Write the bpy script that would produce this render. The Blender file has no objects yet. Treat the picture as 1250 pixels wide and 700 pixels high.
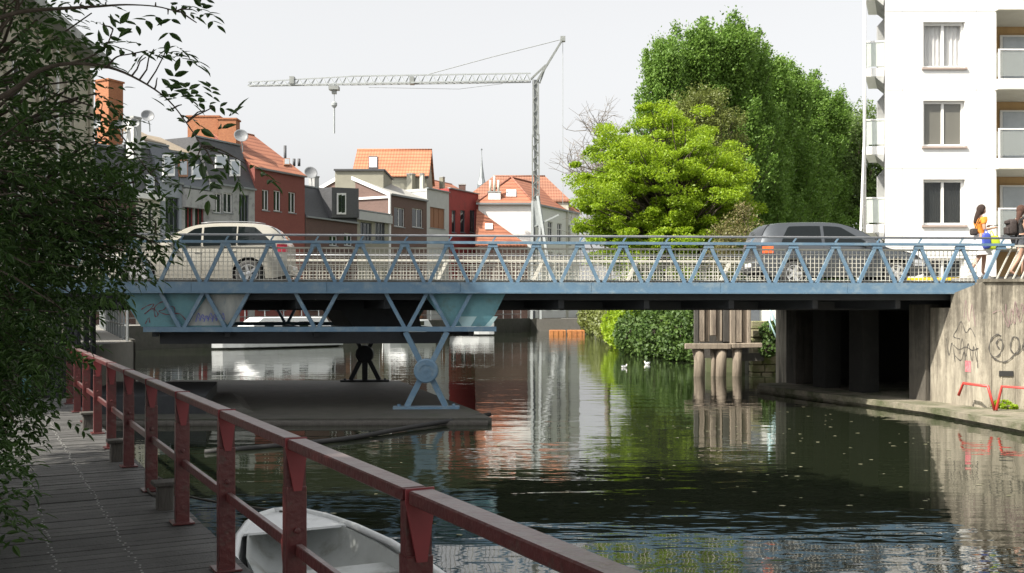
import bpy, bmesh, math, random
import numpy as np
from mathutils import Vector, Matrix
random.seed(7); RNG = np.random.default_rng(7)
scene = bpy.context.scene
COL = scene.collection
R = math.radians

# ------------------------------------------------------------------ camera
F = 1250.0; CX = 625.0; HY = 377.0; E = 2.4          # focal length in photo pixels, principal column, horizon row, eye height over the water
cam_d = bpy.data.cameras.new('camera'); cam = bpy.data.objects.new('camera', cam_d); COL.objects.link(cam)
cam.location = (0, 0, E); cam.rotation_euler = (R(90), 0, 0)
cam_d.sensor_width = 36.0; cam_d.lens = 36.0; cam_d.shift_y = 27/1250
cam_d.clip_start = 0.05; cam_d.clip_end = 2000
scene.camera = cam
# ------------------------------------------------------------------ light
SUN_EL = R(47); TO_SUN = Vector((-0.84, -0.54, 0)).normalized()*math.cos(SUN_EL) + Vector((0, 0, math.sin(SUN_EL)))
world = bpy.data.worlds.new('World'); scene.world = world; world.use_nodes = True
wn = world.node_tree; wn.nodes.clear()
sky = wn.nodes.new('ShaderNodeTexSky'); sky.sky_type = 'NISHITA'; sky.sun_disc = False
sky.sun_elevation = SUN_EL; sky.sun_rotation = math.atan2(TO_SUN.x, TO_SUN.y)
sky.air_density = 1.0; sky.dust_density = 5.0; sky.ozone_density = 1.0; sky.altitude = 0
hs = wn.nodes.new('ShaderNodeHueSaturation'); hs.inputs['Saturation'].default_value = 0.12
hz = wn.nodes.new('ShaderNodeMixRGB'); hz.inputs['Fac'].default_value = 0.25; hz.inputs['Color2'].default_value = (6.75, 6.75, 6.72, 1)
bg = wn.nodes.new('ShaderNodeBackground'); bg.inputs['Strength'].default_value = 0.111
wo = wn.nodes.new('ShaderNodeOutputWorld')
wn.links.new(sky.outputs[0], hs.inputs['Color']); wn.links.new(hs.outputs[0], hz.inputs['Color1'])
wn.links.new(hz.outputs[0], bg.inputs[0]); wn.links.new(bg.outputs[0], wo.inputs[0])
sl = bpy.data.lights.new('sun', 'SUN'); sl.energy = 4.2; sl.angle = R(0.6); sl.color = (1, 0.93, 0.82)
sun = bpy.data.objects.new('sun', sl); COL.objects.link(sun); sun.location = (-20, -15, 40)
sun.rotation_euler = (-TO_SUN).to_track_quat('-Z', 'Y').to_euler()
vs = scene.view_settings; vs.view_transform = 'Standard'; vs.look = 'None'; vs.gamma = 1; vs.use_curve_mapping = False
vs.exposure = 1.0
scene.cycles.max_bounces = 7; scene.cycles.transparent_max_bounces = 12

# ------------------------------------------------------------------ helpers
ORG = {}
def V(*a): return Vector(a)
def at(px, py, d): return Vector(((px-CX)/F*d, d, E+(HY-py)/F*d))
def onz(px, py, z=0.0):
    d = (E-z)*F/(py-HY); return Vector(((px-CX)/F*d, d, z))
def ray_plane(px, py, P, n):
    o = Vector((0, 0, E)); r = Vector(((px-CX)/F, 1, (HY-py)/F))
    t = (Vector(P)-o).dot(n)/r.dot(n); return o+r*t

def thing(name, label, cat, loc=(0, 0, 0), group=None):
    o = bpy.data.objects.new(name, None); COL.objects.link(o); o.location = loc; o.empty_display_size = .2
    o['label'] = label; o['category'] = cat
    if group: o['group'] = group
    ORG[o.name] = Vector(loc); return o
def tag(o, label, cat, group=None, kind=None):
    if label: o['label'] = label
    if cat: o['category'] = cat
    if group: o['group'] = group
    if kind: o['kind'] = kind
    return o
def link(name, me, mat, parent=None):
    o = bpy.data.objects.new(name, me); COL.objects.link(o)
    if mat is not None and not me.materials: me.materials.append(mat)
    if parent is not None: o.parent = parent
    return o
def struct(o): o['kind'] = 'structure'; return o

class MB:
    def __init__(s): s.v = []; s.f = []; s.sm = False
    def add(s, vs_, fs):
        k = len(s.v); s.v += [Vector(p) for p in vs_]; s.f += [tuple(i+k for i in f) for f in fs]; return s
    def hexa(s, p): return s.add(p, [(0, 3, 2, 1), (4, 5, 6, 7), (0, 1, 5, 4), (1, 2, 6, 5), (2, 3, 7, 6), (3, 0, 4, 7)])
    def box(s, c, d, rz=0):
        c = Vector(c); x, y, z = d[0]/2, d[1]/2, d[2]/2
        m = Matrix.Rotation(rz, 3, 'Z')
        return s.hexa([c+m@Vector(q) for q in ((-x, -y, -z), (x, -y, -z), (x, y, -z), (-x, y, -z), (-x, -y, z), (x, -y, z), (x, y, z), (-x, y, z))])
    def bar(s, p, q, w, h, up=(0, 0, 1)):
        p = Vector(p); q = Vector(q); d = (q-p).normalized(); up = Vector(up)
        if abs(d.dot(up)) > .99: up = Vector((0, 1, 0))
        a = d.cross(up).normalized()*w/2; b = a.cross(d).normalized()*h/2
        return s.hexa([p-a-b, p+a-b, q+a-b, q-a-b, p-a+b, p+a+b, q+a+b, q-a+b])
    def tube(s, pts, r, n=8, cap=True):
        pts = [Vector(p) for p in pts]; rs = r if isinstance(r, (list, tuple)) else [r]*len(pts)
        k0 = len(s.v); ref = None
        for i, p in enumerate(pts):
            d = (pts[min(i+1, len(pts)-1)]-pts[max(i-1, 0)]).normalized()
            if ref is None:
                ref = Vector((0, 0, 1)) if abs(d.z) < .9 else Vector((1, 0, 0))
            a = d.cross(ref).normalized(); b = a.cross(d).normalized(); ref = b
            for j in range(n):
                t = 2*math.pi*j/n; s.v.append(p+(a*math.cos(t)+b*math.sin(t))*rs[i])
        for i in range(len(pts)-1):
            for j in range(n):
                a0 = k0+i*n+j; a1 = k0+i*n+(j+1) % n; s.f.append((a0, a1, a1+n, a0+n))
        if cap:
            s.f.append(tuple(k0+j for j in range(n))[::-1]); s.f.append(tuple(k0+(len(pts)-1)*n+j for j in range(n)))
        return s
    def lathe(s, prof, n=20, M=None):
        k0 = len(s.v); M = M or Matrix.Identity(4)
        for r, z in prof:
            for j in range(n):
                t = 2*math.pi*j/n; s.v.append(M@Vector((r*math.cos(t), r*math.sin(t), z)))
        for i in range(len(prof)-1):
            for j in range(n):
                a0 = k0+i*n+j; a1 = k0+i*n+(j+1) % n; s.f.append((a0, a1, a1+n, a0+n))
        s.f.append(tuple(k0+j for j in range(n))[::-1]); s.f.append(tuple(k0+(len(prof)-1)*n+j for j in range(n)))
        return s
    def prism(s, poly, off):
        poly = [Vector(p) for p in poly]; off = Vector(off); n = len(poly); k = len(s.v)
        s.v += poly+[p+off for p in poly]
        s.f.append(tuple(k+i for i in range(n))); s.f.append(tuple(k+n+i for i in range(n))[::-1])
        for i in range(n):
            j = (i+1) % n; s.f.append((k+i, k+n+i, k+n+j, k+j))
        return s
    def quad(s, a, b, c, d): return s.add([a, b, c, d], [(0, 1, 2, 3)])
    def mesh(s, name, org=None):
        me = bpy.data.meshes.new(name); o = org or Vector((0, 0, 0))
        me.from_pydata([tuple(p-o) for p in s.v], [], s.f)
        bm = bmesh.new(); bm.from_mesh(me); bmesh.ops.recalc_face_normals(bm, faces=bm.faces); bm.to_mesh(me); bm.free()
        if s.sm:
            for p in me.polygons: p.use_smooth = True
        me.update(); return me
    def build(s, name, mat, parent=None, smooth=False, bevel=0):
        s.sm = smooth
        org = ORG.get(parent.name, Vector((0, 0, 0))) if parent is not None else Vector((0, 0, 0))
        o = link(name, s.mesh(name, org), mat, parent); ORG[o.name] = org.copy() if parent is not None else Vector((0, 0, 0))
        if bevel:
            m = o.modifiers.new('bevel', 'BEVEL'); m.width = bevel; m.segments = 1; m.limit_method = 'ANGLE'
        return o

def fast_mesh(name, verts, tris):
    me = bpy.data.meshes.new(name); verts = np.asarray(verts, dtype=np.float32); tris = np.asarray(tris, dtype=np.int32)
    me.vertices.add(len(verts)); me.vertices.foreach_set('co', verts.ravel())
    me.loops.add(tris.size); me.loops.foreach_set('vertex_index', tris.ravel())
    k = tris.shape[1]; me.polygons.add(len(tris)); me.polygons.foreach_set('loop_start', np.arange(0, tris.size, k, dtype=np.int32))
    me.polygons.foreach_set('loop_total', np.full(len(tris), k, dtype=np.int32))
    me.update(calc_edges=True); return me

# ------------------------------------------------------------------ materials
def nd(t, ty, **kw):
    n = t.nodes.new(ty)
    for k, v in kw.items():
        if k in n.inputs.keys() if hasattr(n.inputs, 'keys') else False: n.inputs[k].default_value = v
        else: setattr(n, k, v)
    return n
def base_mat(name):
    m = bpy.data.materials.new(name); m.use_nodes = True; t = m.node_tree; p = t.nodes['Principled BSDF']; return m, t, p
def rgba(c): return (c[0], c[1], c[2], 1)
def coords(t, coord, stretch):
    if coord == 'obj': s = t.nodes.new('ShaderNodeTexCoord').outputs['Object']
    else: s = t.nodes.new('ShaderNodeNewGeometry').outputs['Position']
    mp = t.nodes.new('ShaderNodeMapping'); mp.inputs['Scale'].default_value = stretch
    t.links.new(s, mp.inputs['Vector']); return mp.outputs[0]
def mat(name, c1, c2=None, scale=6, rough=.6, bump=0, metal=0, stretch=(1, 1, 1), coord='pos', c3=None, s3=1.2, st3=None, f3=(.52, .68), bscale=None, spec=None, detail=6):
    """two-tone noise colour, an optional third tone in worn patches, fine bump"""
    m, t, p = base_mat(name); c2 = c2 or tuple(x*.8 for x in c1)
    vec = coords(t, coord, stretch)
    n = t.nodes.new('ShaderNodeTexNoise'); n.inputs['Scale'].default_value = scale; n.inputs['Detail'].default_value = detail; n.inputs['Roughness'].default_value = .65
    t.links.new(vec, n.inputs['Vector'])
    r = t.nodes.new('ShaderNodeValToRGB'); r.color_ramp.elements[0].position = .3; r.color_ramp.elements[1].position = .7
    r.color_ramp.elements[0].color = rgba(c1); r.color_ramp.elements[1].color = rgba(c2)
    t.links.new(n.outputs['Fac'], r.inputs[0]); out = r.outputs[0]
    if c3:
        v3 = coords(t, coord, st3 or stretch)
        n3 = t.nodes.new('ShaderNodeTexNoise'); n3.inputs['Scale'].default_value = s3; n3.inputs['Detail'].default_value = 8; n3.inputs['Roughness'].default_value = .7
        t.links.new(v3, n3.inputs['Vector'])
        r3 = t.nodes.new('ShaderNodeValToRGB'); r3.color_ramp.elements[0].position = f3[0]; r3.color_ramp.elements[1].position = f3[1]
        t.links.new(n3.outputs['Fac'], r3.inputs[0])
        mx = t.nodes.new('ShaderNodeMixRGB'); mx.inputs['Color2'].default_value = rgba(c3)
        t.links.new(r3.outputs[0], mx.inputs['Fac']); t.links.new(out, mx.inputs['Color1']); out = mx.outputs[0]
    t.links.new(out, p.inputs['Base Color'])
    p.inputs['Roughness'].default_value = rough; p.inputs['Metallic'].default_value = metal
    if spec is not None: p.inputs['Specular IOR Level'].default_value = spec
    if bump:
        b = t.nodes.new('ShaderNodeBump'); b.inputs['Strength'].default_value = bump; b.inputs['Distance'].default_value = .02
        n2 = t.nodes.new('ShaderNodeTexNoise'); n2.inputs['Scale'].default_value = bscale or scale*4; n2.inputs['Detail'].default_value = 5
        t.links.new(vec, n2.inputs['Vector']); t.links.new(n2.outputs['Fac'], b.inputs['Height']); t.links.new(b.outputs[0], p.inputs['Normal'])
    return m
def brick_mat(name, c1, c2, mortar, ang=0, sc=1.0):
    m, t, p = base_mat(name)
    g = t.nodes.new('ShaderNodeNewGeometry'); sp = t.nodes.new('ShaderNodeSeparateXYZ'); t.links.new(g.outputs['Position'], sp.inputs[0])
    ad = t.nodes.new('ShaderNodeMath'); ad.operation = 'ADD'; t.links.new(sp.outputs[0], ad.inputs[0]); t.links.new(sp.outputs[1], ad.inputs[1])
    cb = t.nodes.new('ShaderNodeCombineXYZ'); t.links.new(ad.outputs[0], cb.inputs[0]); t.links.new(sp.outputs[2], cb.inputs[1])
    b = t.nodes.new('ShaderNodeTexBrick'); b.inputs['Scale'].default_value = 4*sc; b.inputs['Color1'].default_value = rgba(c1); b.inputs['Color2'].default_value = rgba(c2)
    b.inputs['Mortar'].default_value = rgba(mortar); b.inputs['Mortar Size'].default_value = .012
    t.links.new(cb.outputs[0], b.inputs['Vector'])
    n = t.nodes.new('ShaderNodeTexNoise'); n.inputs['Scale'].default_value = 1.3; n.inputs['Detail'].default_value = 8
    mx = t.nodes.new('ShaderNodeMixRGB'); mx.blend_type = 'MULTIPLY'; mx.inputs['Fac'].default_value = .7
    r = t.nodes.new('ShaderNodeValToRGB'); r.color_ramp.elements[0].color = (.55, .55, .55, 1); r.color_ramp.elements[1].color = (1.2, 1.2, 1.2, 1)
    t.links.new(n.outputs['Fac'], r.inputs[0]); t.links.new(b.outputs['Color'], mx.inputs['Color1']); t.links.new(r.outputs[0], mx.inputs['Color2'])
    t.links.new(mx.outputs[0], p.inputs['Base Color']); p.inputs['Roughness'].default_value = .85; return m
def tile_mat(name, c1, c2, fall):
    """pantile roof: courses run with height, pans along the eave"""
    m, t, p = base_mat(name)
    g = t.nodes.new('ShaderNodeNewGeometry'); sp = t.nodes.new('ShaderNodeSeparateXYZ'); t.links.new(g.outputs['Position'], sp.inputs[0])
    dt = t.nodes.new('ShaderNodeVectorMath'); dt.operation = 'DOT_PRODUCT'; dt.inputs[1].default_value = fall; t.links.new(g.outputs['Position'], dt.inputs[0])
    cb = t.nodes.new('ShaderNodeCombineXYZ'); t.links.new(dt.outputs['Value'], cb.inputs[0]); t.links.new(sp.outputs[2], cb.inputs[1])
    w1 = t.nodes.new('ShaderNodeTexWave'); w1.bands_direction = 'Y'; w1.wave_profile = 'SAW'; w1.inputs['Scale'].default_value = .75; w1.inputs['Distortion'].default_value = .6; w1.inputs['Detail'].default_value = 2
    w2 = t.nodes.new('ShaderNodeTexWave'); w2.bands_direction = 'X'; w2.inputs['Scale'].default_value = 1.0; w2.inputs['Distortion'].default_value = .2
    t.links.new(cb.outputs[0], w1.inputs['Vector']); t.links.new(cb.outputs[0], w2.inputs['Vector'])
    n = t.nodes.new('ShaderNodeTexNoise'); n.inputs['Scale'].default_value = 2.2; n.inputs['Detail'].default_value = 9; n.inputs['Roughness'].default_value = .75
    r = t.nodes.new('ShaderNodeValToRGB'); r.color_ramp.elements[0].position = .32; r.color_ramp.elements[1].position = .68
    r.color_ramp.elements[0].color = rgba(c1); r.color_ramp.elements[1].color = rgba(c2); t.links.new(n.outputs['Fac'], r.inputs[0])
    cr_ = t.nodes.new('ShaderNodeValToRGB'); cr_.color_ramp.elements[0].color = (.62, .55, .52, 1); cr_.color_ramp.elements[0].position = .05; cr_.color_ramp.elements[1].position = .45; cr_.color_ramp.elements[1].color = (1.12, 1.12, 1.12, 1); t.links.new(w1.outputs['Fac'], cr_.inputs[0])
    mu = t.nodes.new('ShaderNodeMixRGB'); mu.blend_type = 'MULTIPLY'; mu.inputs['Fac'].default_value = 1; t.links.new(r.outputs[0], mu.inputs['Color1']); t.links.new(cr_.outputs[0], mu.inputs['Color2'])
    t.links.new(mu.outputs[0], p.inputs['Base Color'])
    ad = t.nodes.new('ShaderNodeMath'); ad.operation = 'ADD'; t.links.new(w1.outputs['Fac'], ad.inputs[0]); t.links.new(w2.outputs['Fac'], ad.inputs[1])
    b = t.nodes.new('ShaderNodeBump'); b.inputs['Strength'].default_value = .4; b.inputs['Distance'].default_value = .05
    t.links.new(ad.outputs[0], b.inputs['Height']); t.links.new(b.outputs[0], p.inputs['Normal'])
    p.inputs['Roughness'].default_value = .75; return m
def leaf_mat(name, c1, c2, c3=None, trans=.35, rough=.5, scale=.6):
    m, t, p = base_mat(name)
    g = t.nodes.new('ShaderNodeNewGeometry')
    r = t.nodes.new('ShaderNodeValToRGB'); r.color_ramp.elements[0].color = rgba(c1); r.color_ramp.elements[1].color = rgba(c2)
    if c3: e = r.color_ramp.elements.new(.93); e.color = rgba(c2); r.color_ramp.elements[-1].color = rgba(c3)
    n = t.nodes.new('ShaderNodeTexNoise'); n.inputs['Scale'].default_value = scale; n.inputs['Detail'].default_value = 3
    t.links.new(g.outputs['Position'], n.inputs['Vector'])
    a = t.nodes.new('ShaderNodeMath'); a.operation = 'MULTIPLY_ADD'; a.inputs[1].default_value = .6; t.links.new(g.outputs['Random Per Island'], a.inputs[0])
    b = t.nodes.new('ShaderNodeMath'); b.operation = 'MULTIPLY_ADD'; b.inputs[1].default_value = 1.0; b.inputs[2].default_value = -.3; t.links.new(n.outputs['Fac'], b.inputs[0])
    t.links.new(b.outputs[0], a.inputs[2]); t.links.new(a.outputs[0], r.inputs[0])
    t.links.new(r.outputs[0], p.inputs['Base Color']); p.inputs['Roughness'].default_value = rough
    tr = t.nodes.new('ShaderNodeBsdfTranslucent'); t.links.new(r.outputs[0], tr.inputs['Color'])
    mx = t.nodes.new('ShaderNodeMixShader'); mx.inputs[0].default_value = trans
    out = t.nodes['Material Output']; t.links.new(p.outputs[0], mx.inputs[1]); t.links.new(tr.outputs[0], mx.inputs[2]); t.links.new(mx.outputs[0], out.inputs[0])
    return m
def glass_mat(name, tint=(.02, .025, .03), rough=.04, clear=.0):
    m, t, p = base_mat(name); p.inputs['Base Color'].default_value = rgba(tint); p.inputs['Roughness'].default_value = rough; p.inputs['Specular IOR Level'].default_value = .8
    n = t.nodes.new('ShaderNodeTexNoise'); n.inputs['Scale'].default_value = 1.2; b = t.nodes.new('ShaderNodeBump'); b.inputs['Strength'].default_value = .06; b.inputs['Distance'].default_value = .05
    t.links.new(n.outputs['Fac'], b.inputs['Height']); t.links.new(b.outputs[0], p.inputs['Normal'])
    if clear:
        tr = t.nodes.new('ShaderNodeBsdfTransparent'); mx = t.nodes.new('ShaderNodeMixShader'); mx.inputs[0].default_value = clear
        out = t.nodes['Material Output']; t.links.new(p.outputs[0], mx.inputs[1]); t.links.new(tr.outputs[0], mx.inputs[2]); t.links.new(mx.outputs[0], out.inputs[0])
    return m

M = {}
M['steel_blue'] = mat('blue_steel_paint', (.10, .18, .265), (.135, .225, .31), 3, .42, .15, c3=(.24, .30, .33), s3=4, f3=(.5, .75))
M['steel_teal'] = mat('teal_steel_paint', (.085, .22, .26), (.13, .29, .32), 2.5, .5, .1, c3=(.10, .19, .2), s3=3)
M['pale_teal'] = mat('pale_teal_paint', (.34, .50, .52), (.40, .56, .57), 3, .5)
M['grey_panel'] = mat('scraped_grey_panel', (.24, .27, .27), (.40, .41, .38), 5, .6, .1, stretch=(1, 1, .35), c3=(.15, .2, .22), s3=3)
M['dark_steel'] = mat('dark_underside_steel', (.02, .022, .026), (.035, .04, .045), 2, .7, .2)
M['mesh_cream'] = mat('cream_mesh_paint', (.58, .56, .49), (.48, .47, .41), 4, .5)
M['rail_grey'] = mat('grey_handrail', (.33, .34, .35), (.25, .26, .28), 5, .35, metal=.3)
M['asphalt'] = mat('asphalt', (.05, .05, .052), (.07, .07, .07), 9, .9, .4)
M['pave'] = mat('paving', (.22, .21, .19), (.17, .165, .15), 5, .85, .3)
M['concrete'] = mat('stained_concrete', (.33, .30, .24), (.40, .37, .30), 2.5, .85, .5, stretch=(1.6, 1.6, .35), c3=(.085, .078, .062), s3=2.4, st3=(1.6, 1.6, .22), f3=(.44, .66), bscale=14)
def runoff(m, col, ztop):
    """dirty run-off stains that start at the coping and thin out downwards in streaks"""
    t = m.node_tree; p = t.nodes['Principled BSDF']; src = p.inputs['Base Color'].links[0].from_socket
    v1 = coords(t, 'pos', (5, 5, .35)); n = t.nodes.new('ShaderNodeTexNoise'); n.inputs['Scale'].default_value = 1; n.inputs['Detail'].default_value = 9; n.inputs['Roughness'].default_value = .7; t.links.new(v1, n.inputs['Vector'])
    v2 = coords(t, 'pos', (1, 1, 1)); n2 = t.nodes.new('ShaderNodeTexNoise'); n2.inputs['Scale'].default_value = 3.5; n2.inputs['Detail'].default_value = 9; n2.inputs['Roughness'].default_value = .75; t.links.new(v2, n2.inputs['Vector'])
    g = t.nodes.new('ShaderNodeNewGeometry'); sp = t.nodes.new('ShaderNodeSeparateXYZ'); t.links.new(g.outputs['Position'], sp.inputs[0])
    mr = t.nodes.new('ShaderNodeMapRange'); mr.inputs['From Min'].default_value = ztop-2.6; mr.inputs['From Max'].default_value = ztop; mr.inputs['To Min'].default_value = -.12; mr.inputs['To Max'].default_value = .16; t.links.new(sp.outputs[2], mr.inputs['Value'])
    a = t.nodes.new('ShaderNodeMath'); a.operation = 'ADD'; t.links.new(n.outputs['Fac'], a.inputs[0]); t.links.new(mr.outputs[0], a.inputs[1])
    b = t.nodes.new('ShaderNodeMath'); b.operation = 'MULTIPLY_ADD'; b.inputs[1].default_value = .5; t.links.new(n2.outputs['Fac'], b.inputs[0]); t.links.new(a.outputs[0], b.inputs[2])
    r = t.nodes.new('ShaderNodeMapRange'); r.inputs['From Min'].default_value = .70; r.inputs['From Max'].default_value = .92; r.inputs['To Max'].default_value = .8; t.links.new(b.outputs[0], r.inputs['Value'])
    mx = t.nodes.new('ShaderNodeMixRGB'); mx.inputs['Color2'].default_value = rgba(col); t.links.new(r.outputs[0], mx.inputs['Fac']); t.links.new(src, mx.inputs['Color1']); t.links.new(mx.outputs[0], p.inputs['Base Color']); return m
M['wing_concrete'] = runoff(mat('stained_wing_concrete', (.28, .255, .20), (.43, .39, .31), 4.5, .85, .6, stretch=(1.6, 1.6, .4), c3=(.16, .14, .11), s3=3, st3=(1.8, 1.8, .2), f3=(.45, .7), bscale=14), (.075, .066, .05), 3.0)
M['pillar_concrete'] = runoff(mat('shaded_pillar_concrete', (.11, .10, .082), (.07, .064, .054), 3.5, .85, .6, stretch=(1.6, 1.6, .35), bscale=14), (.03, .028, .022), 2.6)  # shade under the deck put into the concrete tone, run-off streaks over it
M['underpass_shade'] = mat('underpass_shade_black', (.028, .027, .024), (.018, .018, .016), 3, .9, .4)  # near black colour stands for the deep shade of the underpass
M['wet_concrete'] = mat('mossy_dark_concrete', (.07, .067, .057), (.042, .042, .035), 3, .7, .5, c3=(.035, .042, .025), s3=1.4)
M['ledge'] = mat('quay_ledge_stone', (.27, .24, .18), (.17, .155, .12), 5, .85, .7, c3=(.075, .085, .04), s3=1.3, f3=(.42, .62))
M['red'] = mat('red_rail_paint', (.070, .016, .017), (.100, .024, .023), 7, .33, .25, c3=(.075, .042, .035), s3=11, f3=(.56, .66))
def sky_sheen(m, col):
    """pale sky sheen put into the colour of upward faces, in blotches"""
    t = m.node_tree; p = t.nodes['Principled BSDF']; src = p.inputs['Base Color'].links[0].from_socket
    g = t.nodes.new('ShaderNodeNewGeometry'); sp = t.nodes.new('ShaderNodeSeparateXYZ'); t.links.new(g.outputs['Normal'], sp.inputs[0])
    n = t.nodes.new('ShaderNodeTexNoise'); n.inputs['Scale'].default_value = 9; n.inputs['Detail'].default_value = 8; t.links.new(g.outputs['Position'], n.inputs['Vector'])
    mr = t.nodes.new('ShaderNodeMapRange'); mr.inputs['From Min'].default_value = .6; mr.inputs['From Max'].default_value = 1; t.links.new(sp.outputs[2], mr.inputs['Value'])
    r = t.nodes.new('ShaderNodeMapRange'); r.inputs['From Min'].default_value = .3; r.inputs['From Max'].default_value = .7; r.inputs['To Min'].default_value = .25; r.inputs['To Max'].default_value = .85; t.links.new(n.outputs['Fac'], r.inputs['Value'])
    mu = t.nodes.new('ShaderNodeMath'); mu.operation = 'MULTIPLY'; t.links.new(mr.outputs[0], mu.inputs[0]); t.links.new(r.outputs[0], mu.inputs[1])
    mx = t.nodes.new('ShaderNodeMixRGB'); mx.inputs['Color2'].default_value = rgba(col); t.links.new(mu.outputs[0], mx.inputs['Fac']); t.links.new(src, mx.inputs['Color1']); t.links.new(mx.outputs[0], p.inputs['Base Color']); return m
M['red_sheen'] = sky_sheen(mat('red_rail_top', (.070, .016, .017), (.100, .024, .023), 7, .33, .25, c3=(.075, .042, .035), s3=11, f3=(.56, .66)), (.20, .165, .16))  # rail tops painted paler to stand for reflected sky
M['red_end'] = mat('bright_red_plate', (.22, .034, .038), (.18, .03, .033), 6, .45)
M['deck'] = mat('weathered_plank', (.072, .072, .07), (.115, .112, .105), 5, .75, .7, stretch=(1, 1, 1), c3=(.045, .045, .042), s3=1.6, bscale=40)
M['nail'] = mat('pale_nail', (.42, .42, .4), (.3, .3, .3), 9, .5)
M['pile'] = mat('old_dark_timber', (.05, .045, .04), (.08, .075, .065), 6, .85, .6, stretch=(2, 2, .4))
M['timber'] = mat('grey_sheet_timber', (.30, .25, .19), (.20, .165, .13), 4, .85, .8, stretch=(3, 3, .35), c3=(.09, .07, .055), s3=1.5, st3=(2.5, 2.5, .3), bscale=12)
M['boat'] = mat('white_boat_shell', (.74, .76, .76), (.66, .68, .68), 3, .35, c3=(.42, .43, .40), s3=4, f3=(.58, .8))
M['boat_in'] = mat('grey_boat_inside', (.50, .52, .51), (.40, .42, .41), 3, .5, c3=(.28, .28, .25), s3=3)
M['black'] = mat('black_rubber', (.02, .02, .02), (.03, .03, .03), 5, .7)
M['white'] = mat('white_paint', (.78, .78, .76), (.72, .72, .70), 3, .5)
M['white_wall'] = mat('white_render', (.76, .76, .74), (.71, .71, .685), .7, .8, .05, c3=(.60, .595, .56), s3=1.6, st3=(2.5, 2.5, .18), f3=(.55, .8))
M['pink_sill'] = mat('sill_stone', (.38, .30, .26), (.33, .27, .24), 3, .8)
M['ochre'] = mat('ochre_timber_panel', (.50, .33, .15), (.42, .27, .12), 3, .6, stretch=(1, 1, .2))
M['glass'] = glass_mat('window_glass')
M['glass_clear'] = glass_mat('clear_pane', (.03, .035, .035), .03, clear=.45)
M['glass_frost'] = mat('balustrade_glass', (.52, .56, .52), (.46, .51, .47), 3, .12)
M['car_glass'] = glass_mat('car_glass', (.008, .011, .012), .03); M['car_glass'].node_tree.nodes['Principled BSDF'].inputs['Specular IOR Level'].default_value = .35
M['yellow'] = mat('yellow_paint', (.80, .55, .02), (.74, .50, .02), 3, .5)
M['grass'] = mat('grass_ground', (.06, .08, .03), (.09, .09, .05), 2, .95, .5)
M['skin'] = mat('skin', (.45, .27, .19), (.42, .25, .175), 9, .5)
M['rust'] = mat('rusty_orange_paint', (.44, .19, .06), (.36, .14, .045), 3, .6, c3=(.3, .12, .05), s3=3)
M['graf_black'] = mat('black_spray', (.05, .047, .045), (.13, .12, .10), 7, .7)
M['graf_purple'] = mat('purple_spray', (.22, .13, .15), (.32, .24, .22), 7, .7)
M['graf_red'] = mat('dark_red_spray', (.13, .03, .05), (.2, .04, .05), 9, .6)
M['graf_blue'] = mat('blue_spray', (.10, .12, .42), (.16, .18, .5), 9, .6)
M['bark'] = mat('bark', (.07, .055, .04), (.11, .09, .07), 8, .9, .6, stretch=(2, 2, .5))
M['twig'] = mat('pale_twig', (.17, .145, .12), (.22, .19, .16), 8, .9)
def water_mat():
    m, t, p = base_mat('canal_water')
    p.inputs['Base Color'].default_value = (.014, .018, .010, 1); p.inputs['Roughness'].default_value = .02; p.inputs['IOR'].default_value = 1.5; p.inputs['Specular IOR Level'].default_value = .9
    g = t.nodes.new('ShaderNodeNewGeometry')
    def layer(sc, st, det, rot=0):
        mp = t.nodes.new('ShaderNodeMapping'); mp.inputs['Scale'].default_value = st; mp.inputs['Rotation'].default_value = (0, 0, rot); t.links.new(g.outputs['Position'], mp.inputs[0])
        n = t.nodes.new('ShaderNodeTexNoise'); n.inputs['Scale'].default_value = sc; n.inputs['Detail'].default_value = det; n.inputs['Roughness'].default_value = .5
        t.links.new(mp.outputs[0], n.inputs['Vector']); return n.outputs['Fac']
    a = layer(1.0, (.45, 1.5, 1), 3, .12); b = layer(4.2, (.55, 1.2, 1), 2, -.25); c = layer(.11, (1, 1, 1), 2)
    r = t.nodes.new('ShaderNodeValToRGB'); r.color_ramp.elements[0].position = .38; r.color_ramp.elements[1].position = .66; r.color_ramp.elements[0].color = (.3, .3, .3, 1)
    t.links.new(c, r.inputs[0])
    s1 = t.nodes.new('ShaderNodeMath'); s1.operation = 'MULTIPLY_ADD'; s1.inputs[1].default_value = .22; t.links.new(b, s1.inputs[0]); t.links.new(a, s1.inputs[2])
    s2 = t.nodes.new('ShaderNodeMath'); s2.operation = 'MULTIPLY'; t.links.new(s1.outputs[0], s2.inputs[0]); t.links.new(r.outputs[0], s2.inputs[1])
    bp = t.nodes.new('ShaderNodeBump'); bp.inputs['Strength'].default_value = 1.0; bp.inputs['Distance'].default_value = .018
    t.links.new(s2.outputs[0], bp.inputs['Height']); t.links.new(bp.outputs[0], p.inputs['Normal']); return m
M['water'] = water_mat()

# ------------------------------------------------------------------ setting: water, ground, quays
w = MB().quad((-300, -120, 0), (300, -120, 0), (300, 400, 0), (-300, 400, 0)); struct(w.build('water', M['water']))
def slab(poly, z0, z1): return MB().prism([(x, y, z0) for x, y in poly], (0, 0, z1-z0))
DJ = Vector((-.4613, .8872, 0)); PJ = Vector((1.58, 0, .7)); NJ = Vector((.8872, .4613, 0))     # jetty axis, a point on its railing line, normal towards the water
def J(s, off, z): return PJ+DJ*s+NJ*off+Vector((0, 0, z-.7))
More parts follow.
